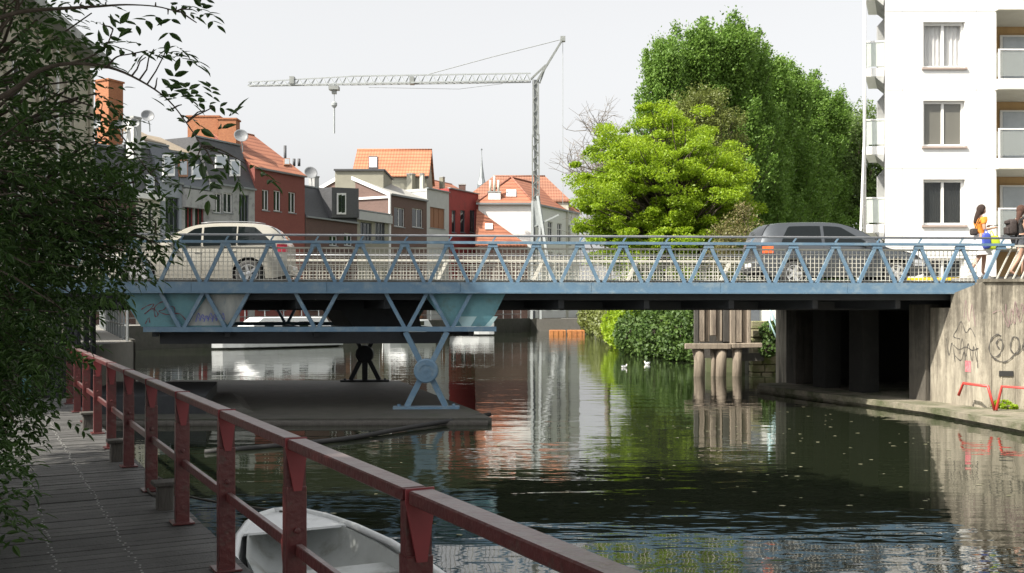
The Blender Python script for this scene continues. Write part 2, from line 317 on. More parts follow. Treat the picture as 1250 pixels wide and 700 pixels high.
# left bank, near part (behind the jetty) and far part with the street
e0 = J(-40, -2.75, 0); e1 = J(22.3, -2.75, 0)
left_poly = [(e0.x, e0.y), (e1.x, e1.y), (-12.2, 33.0), (-23, 57.6), (1.9, 107.5), (8.0, 108.8), (8.2, 420), (-420, 420), (-420, e0.y)]
struct(slab(left_poly, -1.0, 1.35).build('ground', M['pave']))
right_poly = [(6.9, 78), (8.7, 49.5), (7.4, 39.0), (8.6, 38.5), (10.4, 38.3), (10.9, 33.2), (30, 33.2), (420, 33.2), (420, 420), (8.3, 420), (8.1, 108.9)]
struct(slab(right_poly, -1.0, 1.75).build('river_bank', M['grass']))
# ------------------------------------------------------------------ bridge
BC, BS = .9979, .0649
def B(t, v, z): return Vector((t*BC-.3*v, 23.4+t*BS+v, z))
BW = 8.6
T0, T1 = -13.2, 11.1
def catmull(pts, n=6):
    out = []
    P = [Vector(p) for p in pts]
    for i in range(len(P)-1):
        p0, p1, p2, p3 = P[max(i-1, 0)], P[i], P[i+1], P[min(i+2, len(P)-1)]
        for k in range(n):
            t = k/n; out.append(.5*((2*p1)+(p2-p0)*t+(2*p0-5*p1+4*p2-p3)*t*t+(3*p1-p0-3*p2+p3)*t**3))
    out.append(P[-1]); return out
def ribbon(mb, pts, O, U, W, N, wd, n=5):
    pts = catmull([(p[0], p[1], 0) for p in pts], n); prev = None
    for i, p in enumerate(pts):
        d = pts[min(i+1, len(pts)-1)]-pts[max(i-1, 0)]
        if d.length < 1e-6: continue
        d.normalize(); s = Vector((-d.y, d.x, 0))*wd/2*(.75+.35*math.sin(i*1.3))
        a = p+s; b = p-s
        A = O+U*a.x+W*a.y+N*.004; Bq = O+U*b.x+W*b.y+N*.004
        if prev: mb.quad(prev[0], prev[1], Bq, A)
        prev = (A, Bq)
bridge = thing('bridge', 'blue steel truss road bridge crossing the canal on crossed legs', 'bridge', B(-2, 4, 0))
# deck, kerbs, road
def bprism(tv, z0, z1): return MB().prism([B(t, v, z0) for t, v in tv], (0, 0, z1-z0))
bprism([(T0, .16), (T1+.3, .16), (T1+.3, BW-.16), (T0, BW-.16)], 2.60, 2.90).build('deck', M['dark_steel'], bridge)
bprism([(T0, 1.45), (T1+.3, 1.45), (T1+.3, BW-1.45), (T0, BW-1.45)], 2.904, 2.97).build('road_surface', M['asphalt'], bridge)
for v0, v1 in ((.18, 1.4), (BW-1.4, BW-.18)):
    bprism([(T0, v0), (T1+.3, v0), (T1+.3, v1), (T0, v1)], 2.904, 3.06).build('walkway', M['pave'], bridge)
rib = None
for k in range(13):
    t = -12.8+2*k
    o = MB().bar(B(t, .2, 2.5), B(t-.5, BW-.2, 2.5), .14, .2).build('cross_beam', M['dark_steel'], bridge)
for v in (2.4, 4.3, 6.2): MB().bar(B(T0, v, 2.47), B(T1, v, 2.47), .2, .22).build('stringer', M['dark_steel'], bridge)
# parapet trusses: near and far
apex0 = .558
def box_between(t0, t1, v, z0, z1, th): return MB().prism([B(t0, v-th/2, z0), B(t1, v-th/2, z0), B(t1, v+th/2, z0), B(t0, v+th/2, z0)], (0, 0, z1-z0))
diag_up = diag_dn = stub_me = mesh_me = None
rotB = math.atan2(BS, BC)
def lbar(p, q, w_, h_): return MB().bar(p, q, w_, h_, up=(0, 1, 0))
me_up = lbar((.06, 0, 3.0), (.485, 0, 3.90), .075, .06).mesh('diagonal'); me_dn = lbar((.515, 0, 3.90), (.94, 0, 3.0), .075, .06).mesh('diagonal')
me_st = lbar((.5, 0, 3.94), (.575, 0, 4.05), .035, .03).mesh('handrail_stub')
me_gs = MB().prism([(.38, -.036, 3.80), (.62, -.036, 3.80), (.6, -.036, 3.87), (.4, -.036, 3.87)], (0, .072, 0)).mesh('gusset')
me_far = lbar((.06, 0, 3.0), (.485, 0, 3.90), .10, .08).mesh('slanted_post'); me_far.materials.append(M['mesh_cream'])
mm = MB()
for i in range(10): mm.box((i*.1+.05, 0, 3.41), (.014, .012, .74))
for j in range(8): mm.box((.5, .0125, 3.06+j*.1), (1.0, .012, .014))
me_mesh = mm.mesh('mesh_panel')
for me, m_ in ((me_up, 'steel_blue'), (me_dn, 'steel_blue'), (me_st, 'steel_blue'), (me_gs, 'steel_blue'), (me_mesh, 'mesh_cream')): me.materials.append(M[m_])
def piece(name, me, loc, rz, parent):
    o = bpy.data.objects.new(name, me); COL.objects.link(o); o.parent = parent
    o.location = Vector(loc)-ORG[parent.name]; o.rotation_euler = (0, 0, rz); return o
for v, end in ((0, T1), (BW, T1+1)):
    # plated chord in lengths, with a bottom flange and bolted joints
    tt = T0
    while tt < end-.05:
        t2 = min(tt+3.0, end)
        box_between(tt+.004, t2-.004, v, 2.78, 3.0, .16).build('bottom_chord', M['steel_blue'], bridge)
        tt = t2
    box_between(T0, end, v, 2.745, 2.778, .26).build('flange', M['steel_blue'], bridge)
    box_between(T0, end+.75, v, 3.875, 3.935, .10).build('top_chord', M['steel_blue' if v == 0 else 'mesh_cream'], bridge)
    MB().tube([B(T0, v, 4.06), B(end+1.2, v, 4.06)], .026).build('handrail', M['rail_grey'], bridge, True)
    box_between(T0, end+.3, v+.07, 3.765, 3.795, .03).build('mesh_rail', M['mesh_cream'], bridge)
    k = 0
    nb = math.floor(T0-.058)+1
    tb = .058+nb
    while tb < end+.2:
        L_ = B(tb, v, 0)
        if v == 0:
            piece('diagonal', me_up, L_, rotB, bridge)
            if tb+1 < end+.3: piece('diagonal', me_dn, L_, rotB, bridge)
            piece('handrail_stub', me_st, L_, rotB, bridge); piece('gusset', me_gs, L_, rotB, bridge)
        elif nb % 3 == 0: piece('slanted_post', me_far, L_, rotB, bridge)
        nb += 1
        if tb+1 < end+.3: piece('mesh_panel', me_mesh, B(tb, v+.07, 0), rotB, bridge)
        tb += 1
# railing beyond the bridge end: slanted cream balusters
for i in range(9):
    t = T1+.35+i*.2
    MB().bar(B(t, .05, 3.02), B(t+.42, .05, 3.86), .03, .03).build('baluster', M['mesh_cream'], bridge)
MB().bar(B(T1+.75, .05, 3.88), B(T1+3.2, .05, 3.88), .05, .05).build('baluster_rail', M['mesh_cream'], bridge)
# lower trusses with V braces
for v in (0, BW):
    box_between(-8.25, -.38, v, 1.88, 1.99, .16).build('lower_chord', M['steel_blue'], bridge)
    for tc in (-7.4, -6.4, -4.42, -2.4, -1.4):
        for s in (-1, 1):
            lb = MB().bar(B(tc+s*.05, v, 1.98), B(tc+s*.47, v, 2.76), .08, .075, up=(0, 1, 0)); lb.build('v_brace', M['steel_blue'], bridge)
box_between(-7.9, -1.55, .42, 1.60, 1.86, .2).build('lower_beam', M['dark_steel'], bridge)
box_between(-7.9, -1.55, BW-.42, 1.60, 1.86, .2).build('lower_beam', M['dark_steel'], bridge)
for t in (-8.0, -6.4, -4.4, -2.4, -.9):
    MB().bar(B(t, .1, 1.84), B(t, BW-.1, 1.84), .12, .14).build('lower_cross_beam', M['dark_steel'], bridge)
def plate(poly, v, th, name, m_, parent=bridge): return MB().prism([B(t, v, z) for t, z in poly], Vector((-.3, 1, 0))*th).build(name, M[m_], parent)
pl = plate([(-8.78, 2.742), (-5.9, 2.742), (-6.35, 1.992), (-8.3, 1.992)], .10, .05, 'end_plate', 'steel_teal')
plate([(-6.86, 2.66), (-6.42, 2.02), (-7.32, 2.02)], .09, .008, 'infill_panel', 'grey_panel', pl)
plate([(-6.86, 2.72), (-5.95, 2.72), (-6.4, 2.03)], .086, .008, 'infill_panel', 'grey_panel', pl)
pr = plate([(-2.0, 2.742), (-.12, 2.742), (-.5, 1.992), (-1.42, 1.992)], .10, .05, 'end_plate', 'steel_teal')
plate([(-1.26, 2.22), (-.78, 2.22), (-.92, 1.995), (-1.12, 1.995)], .09, .008, 'infill_panel', 'pale_teal', pr)
plate([(-.40, 2.22), (-.30, 2.22), (-.46, 1.995), (-.60, 1.995)], .09, .008, 'infill_panel', 'pale_teal', pr)
# the hollow box between the plates, closed behind
plate([(-8.7, 2.6), (-5.9, 2.6), (-6.35, 1.95), (-8.3, 1.95)], BW-.4, .05, 'end_plate', 'steel_teal')
plate([(-2.0, 2.6), (-.12, 2.6), (-.5, 1.95), (-1.42, 1.95)], BW-.4, .05, 'end_plate', 'steel_teal')
mb_ = MB()
mb_.prism([B(-3.75, 2.4, 2.59), B(-1.7, 2.4, 2.59), B(-1.55, 2.4, 1.9), B(-3.2, 2.4, 1.9)], Vector((-1.2, 4, 0))); mb_.build('machinery_box', M['dark_steel'], bridge)
g = MB(); Ug = Vector((BC, BS, 0)); Wg = Vector((0, 0, 1)); Ng = Vector((0, -1, 0)); O_ = B(-8.35, .096, 2.0)
ribbon(g, [(.05, .38), (.2, .47), (.33, .5), (.22, .36), (.12, .28), (.3, .40), (.42, .28), (.36, .22), (.34, .42), (.5, .55), (.62, .5), (.55, .38), (.44, .34), (.6, .27), (.78, .3), (.76, .44), (.62, .42), (.7, .3), (.9, .28), (1.05, .12)], O_, Ug, Wg, Ng, .022)
g.build('graffiti_tag', M['graf_red'], pl)
for q_ in ([(.14, .06), (.2, .18)], [(.24, .08), (.22, .2)]):
    g = MB(); ribbon(g, q_, O_, Ug, Wg, Ng, .02); g.build('graffiti_tag', M['graf_red'], pl)
g = MB(); O_ = B(-7.3, .082, 2.0)
for q in range(7):
    x = .2+q*.09; g = MB(); ribbon(g, [(x, .1+.02*(q % 2)), (x+.06, .3-.03*(q % 3)), (x+.1, .16), (x+.02, .24)], O_, Ug, Wg, Ng, .02); g.build('graffiti_tag', M['graf_blue'], pl)
# crossed supports
def cross_support(t, v, m_, mid):
    s = MB().box(B(t, v, .15), (1.5, .34, .07), rotB).build('cross_support', M[m_], bridge)
    for sx in (-1, 1):
        MB().bar(B(t+sx*.10, v, 1.12), B(t+sx*.47, v, 1.87), .12, .13, up=(0, 1, 0)).build('leg', M[m_], s)
        MB().bar(B(t+sx*.10, v, .86), B(t+sx*.44, v, .18), .13, .13, up=(0, 1, 0)).build('leg', M[m_], s)
    if mid: MB().bar(B(t, v, .8), B(t, v, .18), .16, .12).build('leg', M[m_], s)
    Mh = Matrix.Translation(B(t, v, .99))@Matrix.Rotation(R(90), 4, 'X')
    MB().lathe([(.25, -.16), (.275, -.14), (.275, .14), (.25, .16), (.16, .16), (.16, .172), (.14, .172), (.14, .16), (.03, .16), (.03, .19), (.001, .19)], 28, Mh).build('hub', M[m_], s)
    for sx in (-.62, .62): MB().lathe([(.04, .18), (.04, .23), (.02, .235)], 6, Matrix.Translation(B(t+sx, v, 0))).build('bolt', M[m_], s)
cross_support(-1.95, 0, 'steel_blue', False); cross_support(-2.0, BW, 'dark_steel', True)
# lattice posts at the left landing
for t, v in ((-10.05, -.9), (-9.65, -.9), (-10.0, 1.2), (-9.55, 1.2)):
    p = MB(); a = B(t, v, 0)
    for dx, dy in ((-.08, -.08), (.08, -.08), (.08, .08), (-.08, .08)): p.box(a+V(dx, dy, 1.25), (.05, .05, 2.7))
    for q in range(9):
        z = .1+q*.28
        p.bar(a+V(-.08, -.08, z), a+V(.08, -.08, z+.28), .03, .03); p.bar(a+V(.08, .08, z), a+V(-.08, .08, z+.28), .03, .03)
    p.build('landing_post', M['dark_steel'], bridge)
MB().tube([B(-10.6, -1.2, -.5), B(-10.6, -1.2, 2.6)], .1, 12).build('landing_column', M['steel_teal'], bridge, True)
MB().tube([B(-11.5, -1.2, -.5), B(-11.5, -1.2, 2.6)], .1, 12).build('landing_column', M['steel_teal'], bridge, True)
# ------------------------------------------------------------------ pivot pier
pier = thing('pivot_pier', 'low dark concrete pier carrying the crossed bridge legs', 'pier', (-4, 25, 0))
pp = [(-9.6, 21.0), (-.42, 21.25), (-.75, 22.6), (-2.2, 27.6), (-3.6, 32.4), (-10.8, 32.6)]
slab(pp, -.8, .13).build('coping', M['wet_concrete'], pier)
slab([(-9.5, 22.0), (-6.6, 22.1), (-7.6, 26.4), (-10.2, 26.4)], .13, .52).build('raised_block', M['dark_steel'], pier)
MB().prism([(-6.6, 22.1, .132), (-5.6, 22.3, .132), (-6.9, 26.2, .132), (-7.6, 26.4, .132)], (-.25, 0, .12)).build('sloped_block', M['wet_concrete'], pier)
MB().tube([(-9.6, 20.94, .02), (-.5, 21.18, .0)], .09, 10).build('fender_log', M['pile'], pier, True)
bm_ = [onz(250, 552, .02), onz(330, 545, .03), onz(420, 536, .04), onz(500, 522, .06), onz(598, 506, .1)]
tag(MB().tube(catmull(bm_, 4), .045, 8).build('floating_boom', M['black'], None, True), 'thin dark floating boom slanting off the pier corner', 'boom')
# ------------------------------------------------------------------ right abutment and quay wall
CR = Vector((10.6, 23.1, 0)); WR = Vector((-.292, .956, 0)); WF = Vector((.985, -.17, 0))
abut = thing('abutment', 'stained concrete bridge abutment with graffiti beside the red rails', 'abutment', CR)
def wallprism(P, D, L, z0, z1, th, nrm): return MB().prism([P+V(0, 0, z0), P+D*L+V(0, 0, z0), P+D*L+V(0, 0, z1), P+V(0, 0, z1)], nrm*th)
NR = Vector((.956, .292, 0)); NF = Vector((.17, .985, 0))
wr = wallprism(CR, WR, 1.7, -.6, 2.42, .6, NR).build('wall', M['wing_concrete'], abut)
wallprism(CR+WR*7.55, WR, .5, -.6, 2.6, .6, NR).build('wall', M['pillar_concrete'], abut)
for (p_, q_) in (((8.9, 31.1), (15.4, 31.6)), ((15.4, 31.6), (16.4, 24.2)), ((16.4, 24.2), (11.3, 24.0))):
    a_, b_ = Vector((*p_, -.6)), Vector((*q_, -.6)); MB().bar(a_+V(0, 0, 1.55), b_+V(0, 0, 1.55), .3, 3.1).build('underpass_wall', M['underpass_shade'], abut)
MB().prism([CR+V(0, 0, 2.42), CR+WR*1.0+V(0, 0, 2.42), CR+WR*1.0+V(0, 0, 2.74), CR+V(0, 0, 3.0)], NR*.6).build('wall', M['wing_concrete'], abut)
wf = wallprism(CR+WF*.003, WF, 4.0, -.6, 3.0, .6, NF).build('wall', M['wing_concrete'], abut)
for k, s in enumerate((1.75, 4.2, 5.9)):
    MB().prism([CR+WR*s-NR*.10+V(0, 0, -.6), CR+WR*(s+.6)-NR*.10+V(0, 0, -.6), CR+WR*(s+.6)+NR*.4+V(0, 0, -.6), CR+WR*s+NR*.4+V(0, 0, -.6)], (0, 0, 3.1)).build('pilaster', M['pillar_concrete'] if k == 0 else M['underpass_shade'], abut)
for k in range(16):      # board joints cast into the front wall
    s = .18+k*.24+random.uniform(-.03, .03)
    MB().prism([CR+WF*s-NF*.012+V(0, 0, .2), CR+WF*(s+.025)-NF*.012+V(0, 0, .2), CR+WF*(s+.025)+V(0, 0, .2), CR+WF*s+V(0, 0, .2)], (0, 0, 2.7)).build('board_ridge', M['wing_concrete'], abut)
cp = MB().prism([CR+WF*.02-NF*.05+V(0, 0, 3.003), CR+WF*4-NF*.05+V(0, 0, 3.003), CR+WF*4+NF*.5+V(0, 0, 3.003), CR+WF*.02+NF*.5+V(0, 0, 3.003)], (0, 0, .07)).build('coping', M['wing_concrete'], abut)
hb = MB().prism([CR+WF*.36-NF*.004+V(0, 0, .88), CR+WF*.66-NF*.004+V(0, 0, .88), CR+WF*.66-NF*.004+V(0, 0, 1.0), CR+WF*.36-NF*.004+V(0, 0, 1.0)], -NF*.02).build('vent_slot', M['black'], abut)
# graffiti on the walls
def wuv(pts): return pts
g = MB(); O_ = CR-NF*.014; Z_ = Vector((0, 0, 1))
ribbon(g, [(.36, 1.5), (.3, 1.62), (.38, 1.72), (.44, 1.58), (.36, 1.36), (.22, 1.32), (.15, 1.5), (.2, 1.72), (.32, 1.82), (.4, 1.78)], O_, WF, Z_, -NF, .035); g.build('graffiti_spiral', M['graf_black'], abut); g = MB()
ribbon(g, [(.24, 1.28), (.45, 1.2), (.62, 1.3), (.78, 1.52), (.76, 1.72), (.66, 1.76), (.6, 1.6), (.62, 1.45), (.74, 1.4), (.95, 1.66), (1.0, 1.8), (.9, 1.72), (.86, 1.5), (1.0, 1.4), (1.3, 1.42)], O_, WF, Z_, -NF, .035); g.build('graffiti_heart', M['graf_black'], abut)
g = MB()
ribbon(g, [(.22, 2.3), (.4, 2.36), (.5, 2.1), (.56, 2.0), (.62, 2.4), (.68, 2.05), (.74, 2.42), (.8, 2.1), (.88, 2.45), (.92, 2.12), (1.0, 2.45)], O_, WF, Z_, -NF, .018); g.build('graffiti_scrawl', M['graf_purple'], abut); g = MB()
ribbon(g, [(.5, 2.5), (.52, 2.2), (.6, 2.06), (.66, 2.3), (.7, 2.56), (.76, 2.2), (.84, 2.52), (.9, 2.25), (.98, 2.3)], O_, WF, Z_, -NF, .016)
g.build('graffiti_scrawl', M['graf_purple'], abut)
g = MB(); O_ = CR-NR*.003; 
for (pts) in ([(.15, 1.2), (.25, 1.55), (.3, 1.2), (.42, 1.6), (.5, 1.3), (.62, 1.7), (.7, 1.35)], [(.1, 1.5), (.3, 1.45), (.5, 1.52), (.72, 1.45), (.9, 1.55)], [(.2, 1.75), (.35, 1.95), (.5, 1.85), (.65, 2.1), (.8, 1.9), (.9, 1.75), (.7, 1.7)], [(.12, 1.05), (.14, 1.4), (.2, 1.6)], [(.5, 1.1), (.55, 1.4), (.66, 1.2), (.85, 1.3)], [(.85, 1.15), (.95, 1.6), (1.05, 1.3), (1.15, 1.7)]):
    g = MB(); ribbon(g, pts, O_, WR, Z_, -NR, .028); g.build('graffiti_tag', M['graf_black'], abut)
g = MB()
ribbon(g, [(.2, 2.0), (.3, 2.5), (.4, 2.1), (.5, 2.6), (.55, 2.2)], O_, WR, Z_, -NR, .02); g.build('graffiti_scrawl', M['graf_purple'], abut)
M['sticker'] = mat('red_sticker', (.5, .06, .09), (.6, .3, .3), 14, .6)
MB().prism([CR+WR*.34-NR*.004+V(0, 0, .95), CR+WR*.52-NR*.004+V(0, 0, .95), CR+WR*.52-NR*.004+V(0, 0, 1.2), CR+WR*.34-NR*.004+V(0, 0, 1.2)], -NR*.004).build('sticker', M['sticker'], abut)
# ledge at the foot
lp = [(10.9, 8.0), (9.85, 20.0), (9.4, 23.2), (8.2, 26.6), (7.15, 29.6), (7.35, 30.5), (8.2, 30.9), (15.4, 31.4), (16, 24.4), (11.2, 23.9), (10.7, 23.3), (14.5, 22.4), (14.5, 8.0)]
lo = slab(lp, -.8, .17).build('quay_ledge', M['ledge']); struct(lo)
lip = MB()
for a, b in zip(lp[:4], lp[1:5]): lip.bar((a[0], a[1], .125), (b[0], b[1], .125), .16, .13)
lip.build('kerb_edge', M['ledge'], lo)
struct(slab([(14.2, 22.6), (14.55, 22.6), (14.9, -12), (14.55, -12)], -.6, 3.0).build('quay_wall', M['concrete']))
# red barrier rails on the ledge
def barrier(pts, label):
    o = MB().tube(catmull(pts, 1), .032, 8).build('barrier_rail', M['barrier'], None, True); return tag(o, label, 'barrier', 'red rails on the quay ledge')
M['barrier'] = mat('bright_red_rail', (.55, .06, .05), (.48, .06, .05), 6, .4)
d_ = 22.3
barrier([at(1170, 483, d_+.9), at(1176, 468, d_+.8), at(1206, 472, d_), at(1214, 501, d_)], 'bent red tubular rail leaning to the graffiti wall, left one')
barrier([at(1216, 501, d_-.05), at(1223, 472, d_), at(1252, 474, d_-.5), at(1264, 505, d_-.7)], 'bent red tubular rail on ledge, cut by picture edge')
# ------------------------------------------------------------------ approach roads
struct(MB().prism([B(T1+.31, .6, 2.6), B(T1+60, .6, 2.6), B(T1+60, BW+.4, 2.6), B(T1+.31, BW+.4, 2.6)], (0, 0, .35)).build('road', M['asphalt']))
struct(slab([(16.7, 24.4), (70, 27.5), (70, 37), (15.5, 33.4)], -.5, 2.58).build('road_embankment', M['wet_concrete']))
struct(slab([(8.75, 31.25), (15.6, 31.75), (15.6, 33.2), (8.5, 33.0)], -.5, 2.58).build('road_embankment', M['concrete']))
struct(MB().prism([B(T1+.31, .14, 2.96), B(T1+60, .14, 2.96), B(T1+60, 1.4, 2.96), B(T1+.31, 1.4, 2.96)], (0, 0, .2)).build('pavement', M['pave']))
struct(slab([(11.4, 33.3), (70, 37.2), (70, 45), (13.0, 41)], .5, 3.0).build('pavement', M['pave']))
struct(MB().prism([B(T0-.02, .0, -.5), B(T0-60, .0, -.5), B(T0-60, BW, -.5), B(T0-.02, BW, -.5)], (0, 0, 3.45)).build('road', M['asphalt']))
yb = MB().prism([(12.4, 33.6, 3.0), (16.6, 33.9, 3.0), (16.6, 34.1, 3.0), (12.4, 33.8, 3.0)], (0, 0, .42)); tag(yb.build('road_barrier', M['yellow'], None, bevel=.03), 'low yellow painted kerb barrier in front of white flats', 'barrier')
# ------------------------------------------------------------------ jetty with red railing
jetty = thing('jetty', 'grey plank walkway running along the bank in the shade', 'jetty', J(8, -1, 0))
PW = .145
me_pl = []
for q in range(5):
    m_ = MB(); r_ = random.Random(q); wv = PW-.005
    m_.hexa([V(-wv/2, -2.62, -.045), V(wv/2, -2.62, -.045), V(wv/2, .16+r_.uniform(-.03, .03), -.045), V(-wv/2, .16, -.045),
             V(-wv/2+.003, -2.62, 0), V(wv/2-.003, -2.62, r_.uniform(-.002, .002)), V(wv/2-.003, .16, 0), V(-wv/2+.003, .16, r_.uniform(-.002, .002))])
    me = m_.mesh('plank'); me_pl.append(me)
dk = [mat('plank_%d' % q, tuple(c*f for c in (.055, .055, .054)), tuple(c*f for c in (.088, .087, .083)), 4, .7, .7, stretch=(1.2, 1.2, 1), c3=(.04, .04, .038), s3=1.5, bscale=40) for q, f in enumerate((.85, 1.0, 1.12, .95, 1.2))]
for me, m_ in zip(me_pl, dk): me.materials.append(m_)
ang = math.atan2(DJ.y, DJ.x)
nailm = MB()
k = 0; s = -2.6
while s < 22.0:
    p = J(s, 0, .7+random.uniform(-.003, .003)); o = bpy.data.objects.new('plank', me_pl[random.randrange(5)]); COL.objects.link(o); o.parent = jetty
    o.location = p-ORG[jetty.name]; o.rotation_euler = (random.uniform(-.002, .002), 0, ang+math.pi)
    for off in (-.48, -.96):
        for ds in (-.03, .03):
            c = J(s+ds, off+random.uniform(-.02, .02), .704); nailm.box(c, (.012, .012, .004))
    s += PW; k += 1
no = nailm.build('nail_row', M['nail'], jetty); no['kind'] = 'stuff'
for off in (.05, -1.2, -2.45):
    MB().bar(J(-2.6, off, .55), J(22, off, .55), .12, .18).build('bearer', M['pile'], jetty)
for s in np.arange(0, 22, 2.4):
    for off in (.02, -2.4): MB().tube([J(s, off, -.8), J(s, off, .48)], .09, 10).build('pile', M['pile'], jetty, True)
rail = thing('railing', 'red steel railing along the water side of the plank walkway', 'railing', J(8, 0, .7))
ys = [-.6+1.45*k for k in range(14)]
ZT = 1.75
for i, y in enumerate(ys):
    s = y/.8872; a = J(s, 0, 0)
    # upright: wide lower post, tapered head
    MB().bar(J(s, .02, .58), J(s, .02, 1.50), .105, .08, up=DJ).build('post', M['red'], rail, bevel=.004)
    MB().bar(J(s, .02, 1.50), J(s, .02, ZT-.052), .10, .06, up=DJ).build('post_head', M['red'], rail)
    MB().box(J(s, .02, .712), (.2, .17, .014), ang).build('base_plate', M['red'], rail, bevel=.003)
    # bright tapered end plate facing along the walk
    e = []
    for off, z in ((-.055, ZT), (.055, ZT), (.06, ZT-.05), (.028, ZT-.27), (-.012, ZT-.27), (-.055, ZT-.05)): e.append(J(s-.052, off+.015, z))
    MB().prism(e, DJ*.01).build('end_plate', M['red_end'], rail)
    MB().lathe([(.016, 0), (.016, .014), (.008, .018)], 8, Matrix.Translation(J(s-.045, .02, 1.28))@Matrix.Rotation(ang, 4, 'Z')@Matrix.Rotation(R(-90), 4, 'Y')).build('bolt', M['red'], rail)
    if i < len(ys)-1:
        s2 = ys[i+1]/.8872
        MB().bar(J(s+.012, .015, ZT-.03), J(s2-.058, .015, ZT-.03), .098, .050).build('top_rail', M['red_sheen'], rail, bevel=.006)
        MB().bar(J(s+.045, .03, 1.18), J(s2-.045, .03, 1.18), .035, .06).build('middle_rail', M['red_sheen'], rail, bevel=.004)
        MB().bar(J(s2+.0, .02, .60), J(s2+.16, .02, 1.2), .05, .03).build('strut', M['red'], rail)
# mooring stumps beside the walk
for n_, (px, py, lab) in enumerate(((201, 622, 'dark square mooring stump at jetty edge nearest the boat'), (142, 563, 'dark mooring stump at the jetty edge, middle one'), (107, 524, 'dark mooring stump at the jetty edge, farthest one'))):
    p = onz(px, py, .7)
    st = thing('mooring_stump', lab, 'mooring post', p, 'mooring stumps along the jetty')
    q = p
    MB().box(q+V(0, 0, .08), (.13, .13, .26), ang).build('shaft', M['pile'], st, bevel=.01)
    MB().box(q+V(0, 0, .225), (.2, .2, .035), ang).build('cap', M['pile'], st, bevel=.006)
# ------------------------------------------------------------------ white dinghy
bt = thing('dinghy', 'small white rowing dinghy moored beside the red railing', 'boat', (-1.4, 8.4, 0))
AX = Vector((.42, -.91, 0)).normalized(); SD = Vector((AX.y*-1, AX.x, 0))     # bow to stern (towards the camera), port side
BO = Vector((-2.17, 9.62, 0))
def hull(stations, inner):
    m_ = MB(); rows = []
    for (s, hw, zk, zg) in stations:
        k_ = 1 if not inner else .9
        sec = [(-hw*k_, zg), (-hw*.94*k_, zg*.5+zk*.5), (-hw*.6*k_, zk+.02), (0, zk), (hw*.6*k_, zk+.02), (hw*.94*k_, zg*.5+zk*.5), (hw*k_, zg)]
        rows.append([BO+AX*s+SD*y+V(0, 0, z) for y, z in sec])
    k0 = 0
    for r_ in rows: m_.v += r_
    for i in range(len(rows)-1):
        for j in range(6): m_.f.append((i*7+j, i*7+j+1, (i+1)*7+j+1, (i+1)*7+j))
    m_.f.append(tuple(range(7))); m_.f.append(tuple((len(rows)-1)*7+j for j in range(7)))
    return m_
st_ = [(0, .07, .25, .50), (.08, .20, .15, .49), (.3, .36, .02, .47), (.7, .52, -.06, .44), (1.3, .65, -.10, .41), (2.1, .70, -.12, .39), (2.8, .68, -.10, .39), (3.3, .62, -.06, .40)]
hull(st_, False).build('hull', M['boat'], bt, True)
sti = [(.12, .19, .3, .482), (.3, .33, .2, .467), (.7, .49, .10, .437), (1.3, .62, .06, .407), (2.1, .67, .05, .387), (2.8, .65, .05, .387), (3.24, .59, .07, .397)]
hi = hull(sti, True); hi.f = hi.f[:-2]; hi.v = [v_+V(0, 0, .004) for v_ in hi.v]
hull_in = hi.build('inner_shell', M['boat_in'], bt, True)
# remove the closed top of the outer hull is not needed: it has none; rim and seats close the edge
for sgn in (-1, 1):
    MB().tube([BO+AX*s+SD*(hw*sgn)+V(0, 0, zg) for s, hw, zk, zg in st_], .035, 8).build('gunwale', M['boat'], bt, True)
s0 = st_[0]; MB().tube([BO+AX*s0[0]-SD*s0[1]+V(0, 0, s0[3]), BO+AX*s0[0]+SD*s0[1]+V(0, 0, s0[3])], .035, 8).build('gunwale', M['boat'], bt, True)
MB().prism([BO+AX*.02-SD*.06+V(0, 0, .478), BO+AX*.02+SD*.06+V(0, 0, .478), BO+AX*.08+SD*.18+V(0, 0, .472), BO+AX*.3+SD*.33+V(0, 0, .452), BO+AX*.62+SD*.47+V(0, 0, .43), BO+AX*.62-SD*.47+V(0, 0, .43), BO+AX*.3-SD*.33+V(0, 0, .452), BO+AX*.08-SD*.18+V(0, 0, .472)], (0, 0, .02)).build('foredeck', M['boat'], bt)
for s, hw in ((1.45, .64), (2.7, .64)):
    MB().prism([BO+AX*s-SD*hw+V(0, 0, .26), BO+AX*s+SD*hw+V(0, 0, .26), BO+AX*(s+.32)+SD*hw+V(0, 0, .26), BO+AX*(s+.32)-SD*hw+V(0, 0, .26)], (0, 0, .03)).build('thwart', M['boat_in'], bt, bevel=.005)
rp = [BO+AX*.05+V(0, 0, .5), J(11.2, .4, .55), J(11.0, .12, .78), J(10.7, -.02, .72), J(10.35, .03, .71)]
tag(MB().tube(catmull(rp, 5), .012, 6).build('mooring_rope', M['pile'], None, True), 'thin dark mooring rope from dinghy bow to the railing foot', 'rope')

